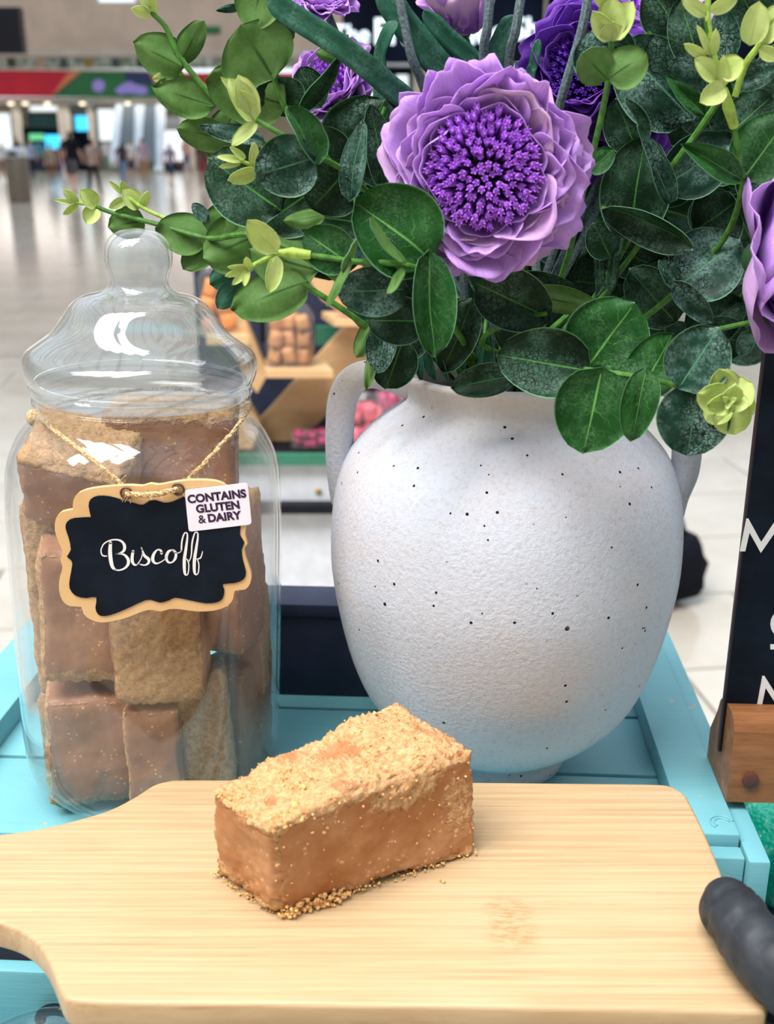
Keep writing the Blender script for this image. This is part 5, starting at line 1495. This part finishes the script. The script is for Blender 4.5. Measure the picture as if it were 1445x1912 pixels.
# --- J: top middle right
g = sprig('upright eucalyptus sprig with cupped pale tip in front of the deep purple bloom', [(1142, 70, .47), (1136, 150, .47), (1109, 277, .475), (1094, 335, .48), (1060, 480, .50), (1010, 620, .51)], 0.0012, 0.0016)
young(g, None, .468, [((1144, 72), (1108, 26), 34, .5), ((1144, 74), (1178, 6), 46, .5), ((1142, 70), (1140, 0), 52, .3), ((1142, 76), (1146, 44), 44, .2), ((1142, 10), (1112, -6), 24)])
leaf(g, (1134, 148), (1088, 100), 66, .466, -.004, 'leaf_mid', 'leaf_back', 0, .1, .1, True)
leaf(g, (1136, 148), (1204, 102), 72, .466, -.004, 'leaf_mid', 'leaf_back', 0, .1, .1, True)
leaf(g, (1140, 145), (1118, 52), 110, .478, .0, 'leaf_blue', 'leaf_back', 0, .1, .1)
leaf(g, (1098, 320), (1144, 280), 40, .49, .0, 'leaf_mid', 'leaf_back', 0, .1, .1)

# --- K: big crackled leaves, upper right
g = sprig('eucalyptus sprig with big blue grey crackled leaves at upper right', [(1210, 60, .51), (1260, 160, .51), (1290, 240, .515), (1230, 400, .52), (1120, 560, .525)])
leaf(g, (1292, 222), (1164, 88), 138, .505, .0, 'leaf_blue', 'leaf_back', 5, .12, .10)
leaf(g, (1306, 124), (1272, 2), 76, .50, .0, 'leaf_dark', 'leaf_back', 0, .12, .10)
leaf(g, (1314, 214), (1244, 140), 34, .495, .0, 'leaf_mid', 'leaf_back_teal', 20, .25, .10, False, long_shape)
leaf(g, (1360, 110), (1346, 20), 50, .485, .0, 'leaf_blue', 'leaf_back', 0, .2, .10)
leaf(g, (1330, 250), (1290, 120), 100, .515, .0, 'leaf_dark', 'leaf_back', 0, .1, .10)
leaf(g, (1270, 60), (1215, -20), 90, .52, .0, 'leaf_dark', 'leaf_back', 0, .1, .10)
leaf(g, (1420, 60), (1380, -20), 80, .52, .0, 'leaf_dark', 'leaf_back', 0, .1, .10)

# --- L: pale cluster top right
g = sprig('eucalyptus sprig with a cluster of pale young leaves at the right top', [(1318, 40, .45), (1336, 120, .45), (1352, 165, .45), (1370, 238, .455), (1382, 318, .46), (1388, 340, .465), (1363, 426, .48), (1308, 500, .49), (1220, 580, .50), (1130, 640, .515)], 0.0010, 0.0016)
young(g, None, .446, [((1326, 104), (1305, 50), 14), ((1332, 104), (1338, 58), 16), ((1318, 106), (1281, 86), 18), ((1340, 148), (1303, 112), 34), ((1344, 140), (1384, 112), 46, .1), ((1354, 162), (1312, 188), 38), ((1352, 160), (1350, 108), 22), ((1318, 28), (1278, 0), 24), ((1326, 22), (1376, -4), 26)])
twig(g, [(1322, -20, .45), (1322, 40, .45), (1334, 108, .45), (1352, 160, .45)], 0.0012)
twig(g, [(1445, 20, .45), (1420, 80, .45), (1392, 120, .452), (1372, 180, .455)], 0.0013)
young(g, None, .446, [((1400, 84), (1418, 8), 46, .3), ((1425, 84), (1450, 10), 40, .3), ((1418, 92), (1455, 108), 26), ((1440, 60), (1470, 20), 30)])
MB().tube([on_y(1352, 165, .45), on_y(1360, 200, .45), on_y(1370, 236, .455)], [0.0013, 0.0024, 0.0019], 10).build('node_sleeve', M['stem_young'], g)
leaf(g, (1386, 334), (1276, 268), 54, .458, -.004, 'leaf_mid', 'leaf_back_teal', 15, .25, .10, False, long_shape)
leaf(g, (1388, 334), (1474, 216), 114, .462, .0, 'leaf_mid', 'leaf_back', 0, .10, .10)
leaf(g, (1368, 158), (1466, 118), 50, .458, .0, 'leaf_blue', 'leaf_back', 0, .25, .10, False, long_shape)
leaf(g, (1390, 340), (1470, 300), 70, .478, .0, 'leaf_blue', 'leaf_back', 0, .1, .10)
leaf(g, (1372, 240), (1440, 180), 80, .475, .0, 'leaf_dark', 'leaf_back', 0, .1, .10)

# --- M: dark right-hand leaves
g = sprig('dark eucalyptus sprig with cupped leaves right of the big bloom', [(1347, 180, .475), (1300, 250, .48), (1241, 332, .485), (1190, 420, .515), (1120, 540, .535)], 0.0014, 0.0018)
leaf(g, (1240, 346), (1364, 268), 104, .488, .0, 'leaf_blue', 'leaf_back', 5, .12, .10)
leaf(g, (1254, 378), (1196, 231), 42, .476, .0, 'leaf_blue', 'leaf_back', 22, .30, .10, False, long_shape)
leaf(g, (1175, 446), (1200, 262), 122, .494, .0, 'leaf_dark', 'leaf_back', -5, .12, .10)
leaf(g, (1126, 388), (1290, 440), 66, .486, -.008, 'leaf_dark', 'leaf_back', 30, .45, -.25)
leaf(g, (1262, 536), (1376, 450), 126, .484, .0, 'leaf_blue', 'leaf_back', 0, .10, .10)
leaf(g, (1258, 525), (1326, 600), 42, .476, .0, 'leaf_blue', 'leaf_back_teal', 20, .4, .10)
leaf(g, (1264, 535), (1234, 488), 34, .476, .0, 'leaf_blue', 'leaf_back_teal', 20, .4, .10)
leaf(g, (1370, 380), (1300, 430), 110, .498, .0, 'leaf_dark', 'leaf_back', 0, .1, .10)
leaf(g, (1190, 280), (1150, 190), 80, .51, .0, 'leaf_dark', 'leaf_back', 0, .1, .10)
leaf(g, (1140, 480), (1110, 420), 60, .505, .0, 'leaf_dark', 'leaf_back_teal', 0, .1, .10)

# --- N: lower right front sprig with the pale rosette
g = sprig('lower eucalyptus sprig with yellow green rosette tip over the vase shoulder', [(1340, 738, .425), (1259, 719, .430), (1200, 706, .432), (1102, 692, .44), (1060, 690, .46)], 0.0011, 0.0016)
cx, cy = 1360, 750
for k, (a, rr_, w_, dy) in enumerate(((105, 58, 58, .0), (165, 54, 56, -.002), (222, 52, 50, .001), (282, 60, 66, -.001), (335, 50, 54, .002), (40, 54, 60, -.002))):
    ca, sa_ = math.cos(math.radians(a)), math.sin(math.radians(a))
    leaf(g, (cx + 4 * ca, cy - 4 * sa_), (cx + rr_ * ca, cy - rr_ * sa_), w_, .424 + dy, -.003, 'young', 'young', (-1) ** k * 14, .1, .10, False, round_shape, 'young_leaf', 10, 8, .08)
for k, (a, rr_) in enumerate(((70, 36), (185, 40), (235, 34), (345, 38))):
    ca, sa_ = math.cos(math.radians(a)), math.sin(math.radians(a))
    leaf(g, (cx, cy), (cx + rr_ * ca, cy - rr_ * sa_), 36, .417, -.005, 'young', 'young', (-1) ** k * 20, .3, -.10, False, round_shape, 'young_leaf', 8, 6, .08)
for a in (20, 140, 260):
    ca, sa_ = math.cos(math.radians(a)), math.sin(math.radians(a))
    leaf(g, (cx, cy), (cx + 18 * ca, cy - 18 * sa_), 12, .413, -.004, 'young', 'young', 0, .4, -.2, False, long_shape, 'young_leaf', 6, 4)
leaf(g, (1100, 692), (936, 664), 118, .442, .004, 'leaf_dark', 'leaf_back', 12, .40, .06)
leaf(g, (1092, 690), (1180, 572), 150, .446, .0, 'leaf_mid', 'leaf_back', 0, .10, .08)
leaf(g, (1124, 688), (1092, 840), 140, .432, -.004, 'leaf_mid', 'leaf_back', 0, .10, .08)
leaf(g, (1192, 738), (1252, 628), 92, .438, .0, 'leaf_mid', 'leaf_back', 0, .20, .08)
leaf(g, (1206, 688), (1180, 818), 66, .428, -.004, 'leaf_mid', 'leaf_back', -15, .30, .08)
leaf(g, (1268, 724), (1338, 618), 114, .426, .0, 'leaf_blue', 'leaf_back', 0, .10, .08)
leaf(g, (1304, 720), (1284, 846), 124, .427, .0, 'leaf_blue', 'leaf_back', 0, .10, .08)

# --- O: low middle leaves
g = sprig('short eucalyptus sprig low in the middle above the vase rim', [(1020, 585, .47), (960, 600, .48), (900, 640, .50)], 0.0010, 0.0015)
leaf(g, (890, 530), (1024, 592), 104, .47, .0, 'leaf_dark', 'leaf_back', 0, .15, .10)
leaf(g, (984, 548), (1114, 574), 48, .485, .0, 'leaf_mid', 'leaf_back', 0, .1, .06, True)
leaf(g, (960, 520), (1070, 540), 40, .495, .0, 'leaf_dark', 'leaf_back', 0, .1, .06)
leaf(g, (962, 700), (848, 722), 58, .472, .0, 'leaf_dark', 'leaf_back', 10, .2, .10)
leaf(g, (880, 560), (830, 690), 70, .50, .0, 'leaf_dark', 'leaf_back', 0, .1, .06)
leaf(g, (1000, 640), (930, 600), 80, .50, .0, 'leaf_dark', 'leaf_back', 0, .1, .06)

# --- right edge sprig
g = sprig('eucalyptus sprig pointing off to the right edge above the sign', [(1470, 586, .47), (1445, 592, .47), (1340, 615, .475), (1230, 640, .49), (1140, 660, .50)], 0.0010, 0.0015)
leaf(g, (1420, 600), (1460, 650), 50, .47, .0, 'leaf_mid', 'leaf_back', 0, .1, .06, True)
leaf(g, (1398, 618), (1384, 664), 30, .48, .0, 'leaf_blue', 'leaf_back_teal', 0, .1, .06)
leaf(g, (1290, 630), (1380, 560), 90, .50, .0, 'leaf_dark', 'leaf_back', 0, .1, .10)
leaf(g, (1300, 624), (1395, 640), 80, .495, .0, 'leaf_dark', 'leaf_back', 0, .1, .10)
leaf(g, (1330, 620), (1420, 500), 90, .51, .0, 'leaf_dark', 'leaf_back', 0, .1, .10)
leaf(g, (1260, 600), (1180, 510), 90, .515, .0, 'leaf_dark', 'leaf_back', 0, .1, .10)

# --- long strap leaves
def strap(label, path, w, m='blade', twist=0.0):
    P = [on_y(*p) for p in path]
    C = catmull(P + [MOUTH + Vector((0, 0, 0.004)), MOUTH + Vector((0, 0, -0.06))], 8)
    g = empty('strap_leaf', C[-1], label, 'foliage', 'long strap leaves in the vase')
    n = len(C)
    top, uvs, F = [], [], []
    for i, p in enumerate(C):
        t = (C[min(i + 1, n - 1)] - C[max(i - 1, 0)]).normalized()
        nn = (CAM - p); nn = (nn - t * nn.dot(t)).normalized()
        nn = Quaternion(t, math.radians(twist)) @ nn
        s_ = t.cross(nn)
        u = i / (n - 1)
        hw = w * scale_at(P[0]) / 2 * (min(1, (u / 0.10) ** 0.6) if u < 0.10 else (1.0 if u < 0.5 else max(0.25, 1 - (u - 0.5) * 1.5)))
        for j, v in enumerate((-1, -0.5, 0, 0.5, 1)):
            top.append(p + s_ * v * hw + nn * abs(v) * hw * 0.25); uvs.append((u * 0.9, 0.05 + (v + 1) * 0.45))
    for i in range(n - 1):
        for j in range(4): F.append((i * 5 + j, i * 5 + j + 1, (i + 1) * 5 + j + 1, (i + 1) * 5 + j))
    mb = MB(); mb.add(top, F, uvs)
    o = mb.build('blade', [M[m], M[m]], g, smooth='all')
    md = o.modifiers.new('thick', 'SOLIDIFY'); md.thickness = 0.0005; md.offset = 0
    return g
strap('long green strap leaf slanting across the shop sign', [(500, -8, .485), (540, 25, .485), (640, 90, .485), (720, 155, .49), (775, 215, .495), (830, 380, .51)], 44)
strap('broad strap leaf arching behind the top of the big bloom', [(705, -40, .505), (745, 30, .505), (800, 100, .505), (850, 170, .508), (880, 330, .515)], 52)
strap('pale strap leaf leaning between bloom and shop letters', [(790, 20, .515), (830, 65, .515), (880, 110, .515), (915, 160, .515), (930, 330, .52)], 36)
strap('narrow grey strap leaf under the shop letters', [(965, 30, .525), (940, 70, .525), (925, 130, .525), (930, 330, .525)], 40, 'blade')
strap('thin dark strap leaf low in the shade of the bouquet', [(1180, 380, .52), (1150, 470, .52), (1120, 560, .525)], 22, 'leaf_dark')
strap('second thin strap leaf in the shade near the vase mouth', [(1100, 420, .525), (1120, 500, .525), (1100, 600, .53)], 20, 'leaf_dark')
strap('short strap leaf rising beside the deep purple bloom', [(1006, 72, .53), (996, 120, .53), (985, 200, .53)], 18, 'blade')
strap('small folded strap leaf over the shop letters', [(742, 40, .50), (722, 70, .50), (712, 130, .505), (740, 300, .515)], 30, 'blade', 40)

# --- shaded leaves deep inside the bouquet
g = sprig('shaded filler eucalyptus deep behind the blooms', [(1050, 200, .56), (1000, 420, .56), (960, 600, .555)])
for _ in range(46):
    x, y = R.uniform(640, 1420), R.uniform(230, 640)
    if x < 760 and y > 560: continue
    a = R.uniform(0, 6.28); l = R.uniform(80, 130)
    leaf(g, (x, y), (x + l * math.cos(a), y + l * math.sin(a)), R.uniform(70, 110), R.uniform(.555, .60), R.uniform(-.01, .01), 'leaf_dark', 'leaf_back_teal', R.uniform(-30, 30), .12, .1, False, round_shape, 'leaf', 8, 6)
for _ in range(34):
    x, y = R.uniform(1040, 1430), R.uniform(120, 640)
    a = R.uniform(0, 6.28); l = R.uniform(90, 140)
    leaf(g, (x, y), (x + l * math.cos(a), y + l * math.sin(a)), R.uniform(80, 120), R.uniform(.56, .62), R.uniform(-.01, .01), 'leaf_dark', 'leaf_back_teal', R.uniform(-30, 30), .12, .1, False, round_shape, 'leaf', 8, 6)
g = sprig('bundle of green stems and narrow leaves in the vase mouth', [(830, 560, .53), (840, 640, .53)], name='stem_bundle')
for k in range(16):
    x0 = 760 + k * 22
    P = [on_y(x0 + R.uniform(-30, 30), 560 + R.uniform(-10, 30), .515 + R.uniform(-.02, .03)), on_y(800 + k * 15, 660, .515 + R.uniform(-.01, .02)), MOUTH + Vector((R.uniform(-.03, .03), R.uniform(-.02, .02), -0.01)), MOUTH + Vector((R.uniform(-.02, .02), R.uniform(-.02, .02), -0.07))]
    MB().tube(catmull(P, 5), R.uniform(0.0008, 0.0016), 7).build('stem', M['stem'], g)
for k in range(10):
    x0 = 760 + k * 26
    leaf(g, (x0, 710), (x0 + R.uniform(-40, 40), 600 + R.uniform(-20, 20)), R.uniform(14, 24), .505 + R.uniform(-.008, .02), 0, 'blade', 'leaf_back', R.uniform(-40, 40), .2, .1, False, long_shape, 'leaf', 8, 4)

# ------------------------------------------------------------------ peonies
def petal(parent, C, N, az, elev, rad, L, Wd, mat, cup=0.35, curl=0.25, ruf=0.08, seed=0.0, nu=10, nv=16, name='petal'):
    """az around the axis N; elev = angle between petal and the axis; rad = start radius."""
    X = N.orthogonal().normalized(); Yv = N.cross(X)
    d = X * math.cos(az) + Yv * math.sin(az)
    side = N.cross(d)
    ax = (d * math.sin(elev) + N * math.cos(elev)).normalized()
    up = side.cross(ax) * -1.0
    if up.dot(N) < 0 and elev > 0.6: up = -up
    # 'up' points to the inner (upper) face
    inner_dir = (N * math.sin(elev) - d * math.cos(elev)).normalized()
    B = C + d * rad
    th = 0.0003
    P, uvs = [], []
    for i in range(nu + 1):
        u = i / nu
        shp = math.sin(math.pi * (0.10 + u * 0.58)) ** 0.8
        for j in range(nv + 1):
            v = -1 + 2 * j / nv
            hw = shp * Wd / 2
            edge_len = L * (1 - 0.30 * abs(v) ** 3.0 + ruf * 0.55 * noise.noise(Vector((v * 2.6, seed, 3.0))) * (u ** 2) + 0.020 * (abs(math.sin(v * 4.6 + seed * 3)) - 0.5) * u ** 3 + 0.030 * noise.noise(Vector((v * 7.0, seed, 8.0))) * u ** 3)
            p = B + ax * (u * edge_len) + side * (v * hw)
            h = cup * hw * v * v + curl * L * (u ** 2) * 0.5 + ruf * L * (u ** 1.6) * noise.noise(Vector((v * 2.0, u * 1.3, seed)))
            P.append(p + inner_dir * h); uvs.append((u, (v + 1) / 2))
    k = nv + 1
    F = [(i * k + j, i * k + j + 1, (i + 1) * k + j + 1, (i + 1) * k + j) for i in range(nu) for j in range(nv)]
    mb = MB(); mb.add(P, F, uvs)
    o = mb.build(name, mat, parent, smooth='all')
    md = o.modifiers.new('thick', 'SOLIDIFY'); md.thickness = th; md.offset = 0
    return o

def peony(label, px, py, Y, N, Rm, path, mat='petal', smat='stamen', rings=None, stamens=170, seed=1, srad=0.52, dome=0.22):
    C = on_y(px, py, Y)
    N = Vector(N).normalized()
    rnd = random.Random(seed)
    P = [C - N * Rm * 0.35] + [on_y(*p) for p in path] + [MOUTH + Vector((0, 0, 0.0)), MOUTH + Vector((0, 0, -0.07))]
    g = empty('peony', P[-1], label, 'flower', 'purple blooms in the vase')
    MB().tube(catmull(P, 7), 0.0019, 8).build('stem', M['stem_grey'], g)
    MB().ball(C - N * Rm * 0.30, Rm * 0.20, 1, 1, 1, 14, 8).build('calyx', M['sepal'], g)
    rings = rings or [(9, 28, .50, .52, .50), (9, 45, .46, .66, .60), (10, 60, .36, .82, .66), (10, 74, .26, .92, .70), (11, 88, .16, .98, .70), (11, 100, .10, .98, .68)]
    base = C - N * Rm * 0.24
    for ri, (n, el, r0, ln, wd) in enumerate(rings):
        for k in range(n):
            az = 2 * math.pi * (k + 0.5 * (ri % 2) + rnd.uniform(-.28, .28)) / n
            L = Rm * ln * (1 - r0 * 0.35) * rnd.uniform(0.78, 1.12)
            petal(g, base - N * Rm * 0.045 * ri, N, az, math.radians(el + rnd.uniform(-13, 11)), Rm * r0 * 0.72, L, Rm * wd * rnd.uniform(0.8, 1.25), M[mat], rnd.uniform(.2, .65), rnd.uniform(-.05, .42), rnd.uniform(.14, .30), rnd.uniform(0, 40))
    # tubular florets in the middle
    X = N.orthogonal().normalized(); Yv = N.cross(X)
    b = MB()
    for k in range(stamens):
        r = math.sqrt((k + 0.5) / stamens) * srad * Rm
        a = k * 2.39996
        q = X * math.cos(a) + Yv * math.sin(a)
        t = r / (srad * Rm)
        p0 = C + q * r * 0.75 - N * Rm * 0.22
        dr = (N + q * t * 0.55 + Vector((rnd.uniform(-1, 1), rnd.uniform(-1, 1), rnd.uniform(-1, 1))) * 0.10).normalized()
        ln = Rm * (0.30 + dome * (1 - t * t) * 0.3 + rnd.uniform(-.03, .03)) - Rm * 0.04 * (t < 0.3)
        w = Rm * 0.031
        p1 = p0 + dr * ln
        b.tube([p0, p0 + dr * ln * 0.7, p0 + dr * ln * 0.92, p1], [w * 0.8, w * 0.9, w * 1.25, w * 1.05], 6)
        u_ = dr.orthogonal().normalized(); v_ = dr.cross(u_)
        for m_ in range(5):
            aa = m_ * 1.2566 + k
            e = u_ * math.cos(aa) + v_ * math.sin(aa); f_ = dr.cross(e)
            q0 = p1 + e * w * 0.75 - dr * w * 0.4
            b.add([q0 + f_ * w * 0.6, q0 - f_ * w * 0.6, p1 + e * w * 1.35 + dr * w * 1.3, q0 + dr * w * 0.9 - e * w * 0.4], [(0, 1, 2), (0, 2, 3), (1, 3, 2), (0, 3, 1)])
    tag(b.build('florets', M[smat], g, smooth=True), kind='stuff')
    return g
toC = (CAM - on_y(905, 310, .46)).normalized()
peony('large lilac peony facing forward in the middle of the bouquet', 903, 318, .452, toC + Vector((-0.02, 0, 0.04)), 0.0385, [(930, 400, .50), (930, 520, .525)], seed=3,
      rings=[(7, 24, .78, .40, .62), (7, 44, .72, .58, .78), (8, 58, .62, .74, .84), (8, 70, .52, .86, .86), (9, 82, .40, .98, .88), (9, 94, .26, 1.05, .88), (9, 106, .14, 1.08, .84)], stamens=165, srad=0.60)
sh = [(7, 30, .55, .55, .80), (7, 52, .45, .72, .88), (8, 72, .32, .88, .92), (8, 90, .20, .96, .92)]
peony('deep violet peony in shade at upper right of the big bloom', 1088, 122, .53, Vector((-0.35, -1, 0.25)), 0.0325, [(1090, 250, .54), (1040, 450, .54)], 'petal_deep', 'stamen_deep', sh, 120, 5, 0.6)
peony('half open lilac peony at the top edge behind strap leaves', 862, 24, .53, Vector((0.0, -0.35, 1.0)), 0.024, [(880, 120, .535), (900, 330, .54)], 'petal', 'stamen', [(6, 14, .55, 1.0, .95), (7, 26, .5, 1.0, .95), (6, 36, .4, .9, .95)], 60, 6, 0.55)
peony('lilac peony turned away behind the leaves at upper left', 612, 152, .55, Vector((-0.45, -0.75, 0.45)), 0.0235, [(680, 260, .55), (780, 460, .54)], 'petal', 'stamen', sh, 60, 7, 0.5)
peony('lilac peony cropped by the top edge at upper right', 1212, 6, .545, Vector((0.1, -0.8, 0.7)), 0.034, [(1200, 160, .55), (1100, 420, .545)], 'petal', 'stamen', sh, 60, 8, 0.5)
peony('lilac peony cropped by the right edge above the sign', 1476, 478, .47, Vector((0.8, -0.6, 0.15)), 0.042, [(1400, 520, .50), (1220, 600, .52)], 'petal', 'stamen', [(5, 45, .5, .7, 1.15), (5, 66, .36, .95, 1.3), (6, 88, .2, 1.05, 1.3)], 60, 9, 0.5)
peony('small lilac peony peeking out at the top edge by the strap leaf', 606, -6, .56, Vector((0.0, -0.6, 0.9)), 0.015, [(660, 140, .56), (780, 420, .545)], 'petal', 'stamen', sh, 50, 10, 0.5)
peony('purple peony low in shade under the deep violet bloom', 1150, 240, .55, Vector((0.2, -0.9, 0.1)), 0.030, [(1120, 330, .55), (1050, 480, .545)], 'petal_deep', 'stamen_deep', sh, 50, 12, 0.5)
# bare grey flower stems in front of the shop sign
for lab, path in (('bare grey flower stem curving past the shop letters', [(742, -20, .50), (752, 30, .50), (768, 105, .50), (793, 168, .505), (850, 350, .52)]),
                  ('straight dark flower stem between strap leaves above the big bloom', [(916, -20, .50), (910, 50, .50), (903, 120, .505), (915, 350, .52)]),
                  ('slanted dark flower stem crossing the shop letters', [(975, -20, .50), (962, 60, .50), (950, 120, .505), (940, 350, .52)]),
                  ('grey flower stem in front of the deep violet peony', [(1100, -20, .495), (1085, 60, .495), (1045, 196, .50), (1000, 380, .52)])):
    sprig(lab, path, 0.0020, 0.0022, 'stem_grey', name='flower_stem', group='bare flower stems', cat='stem')
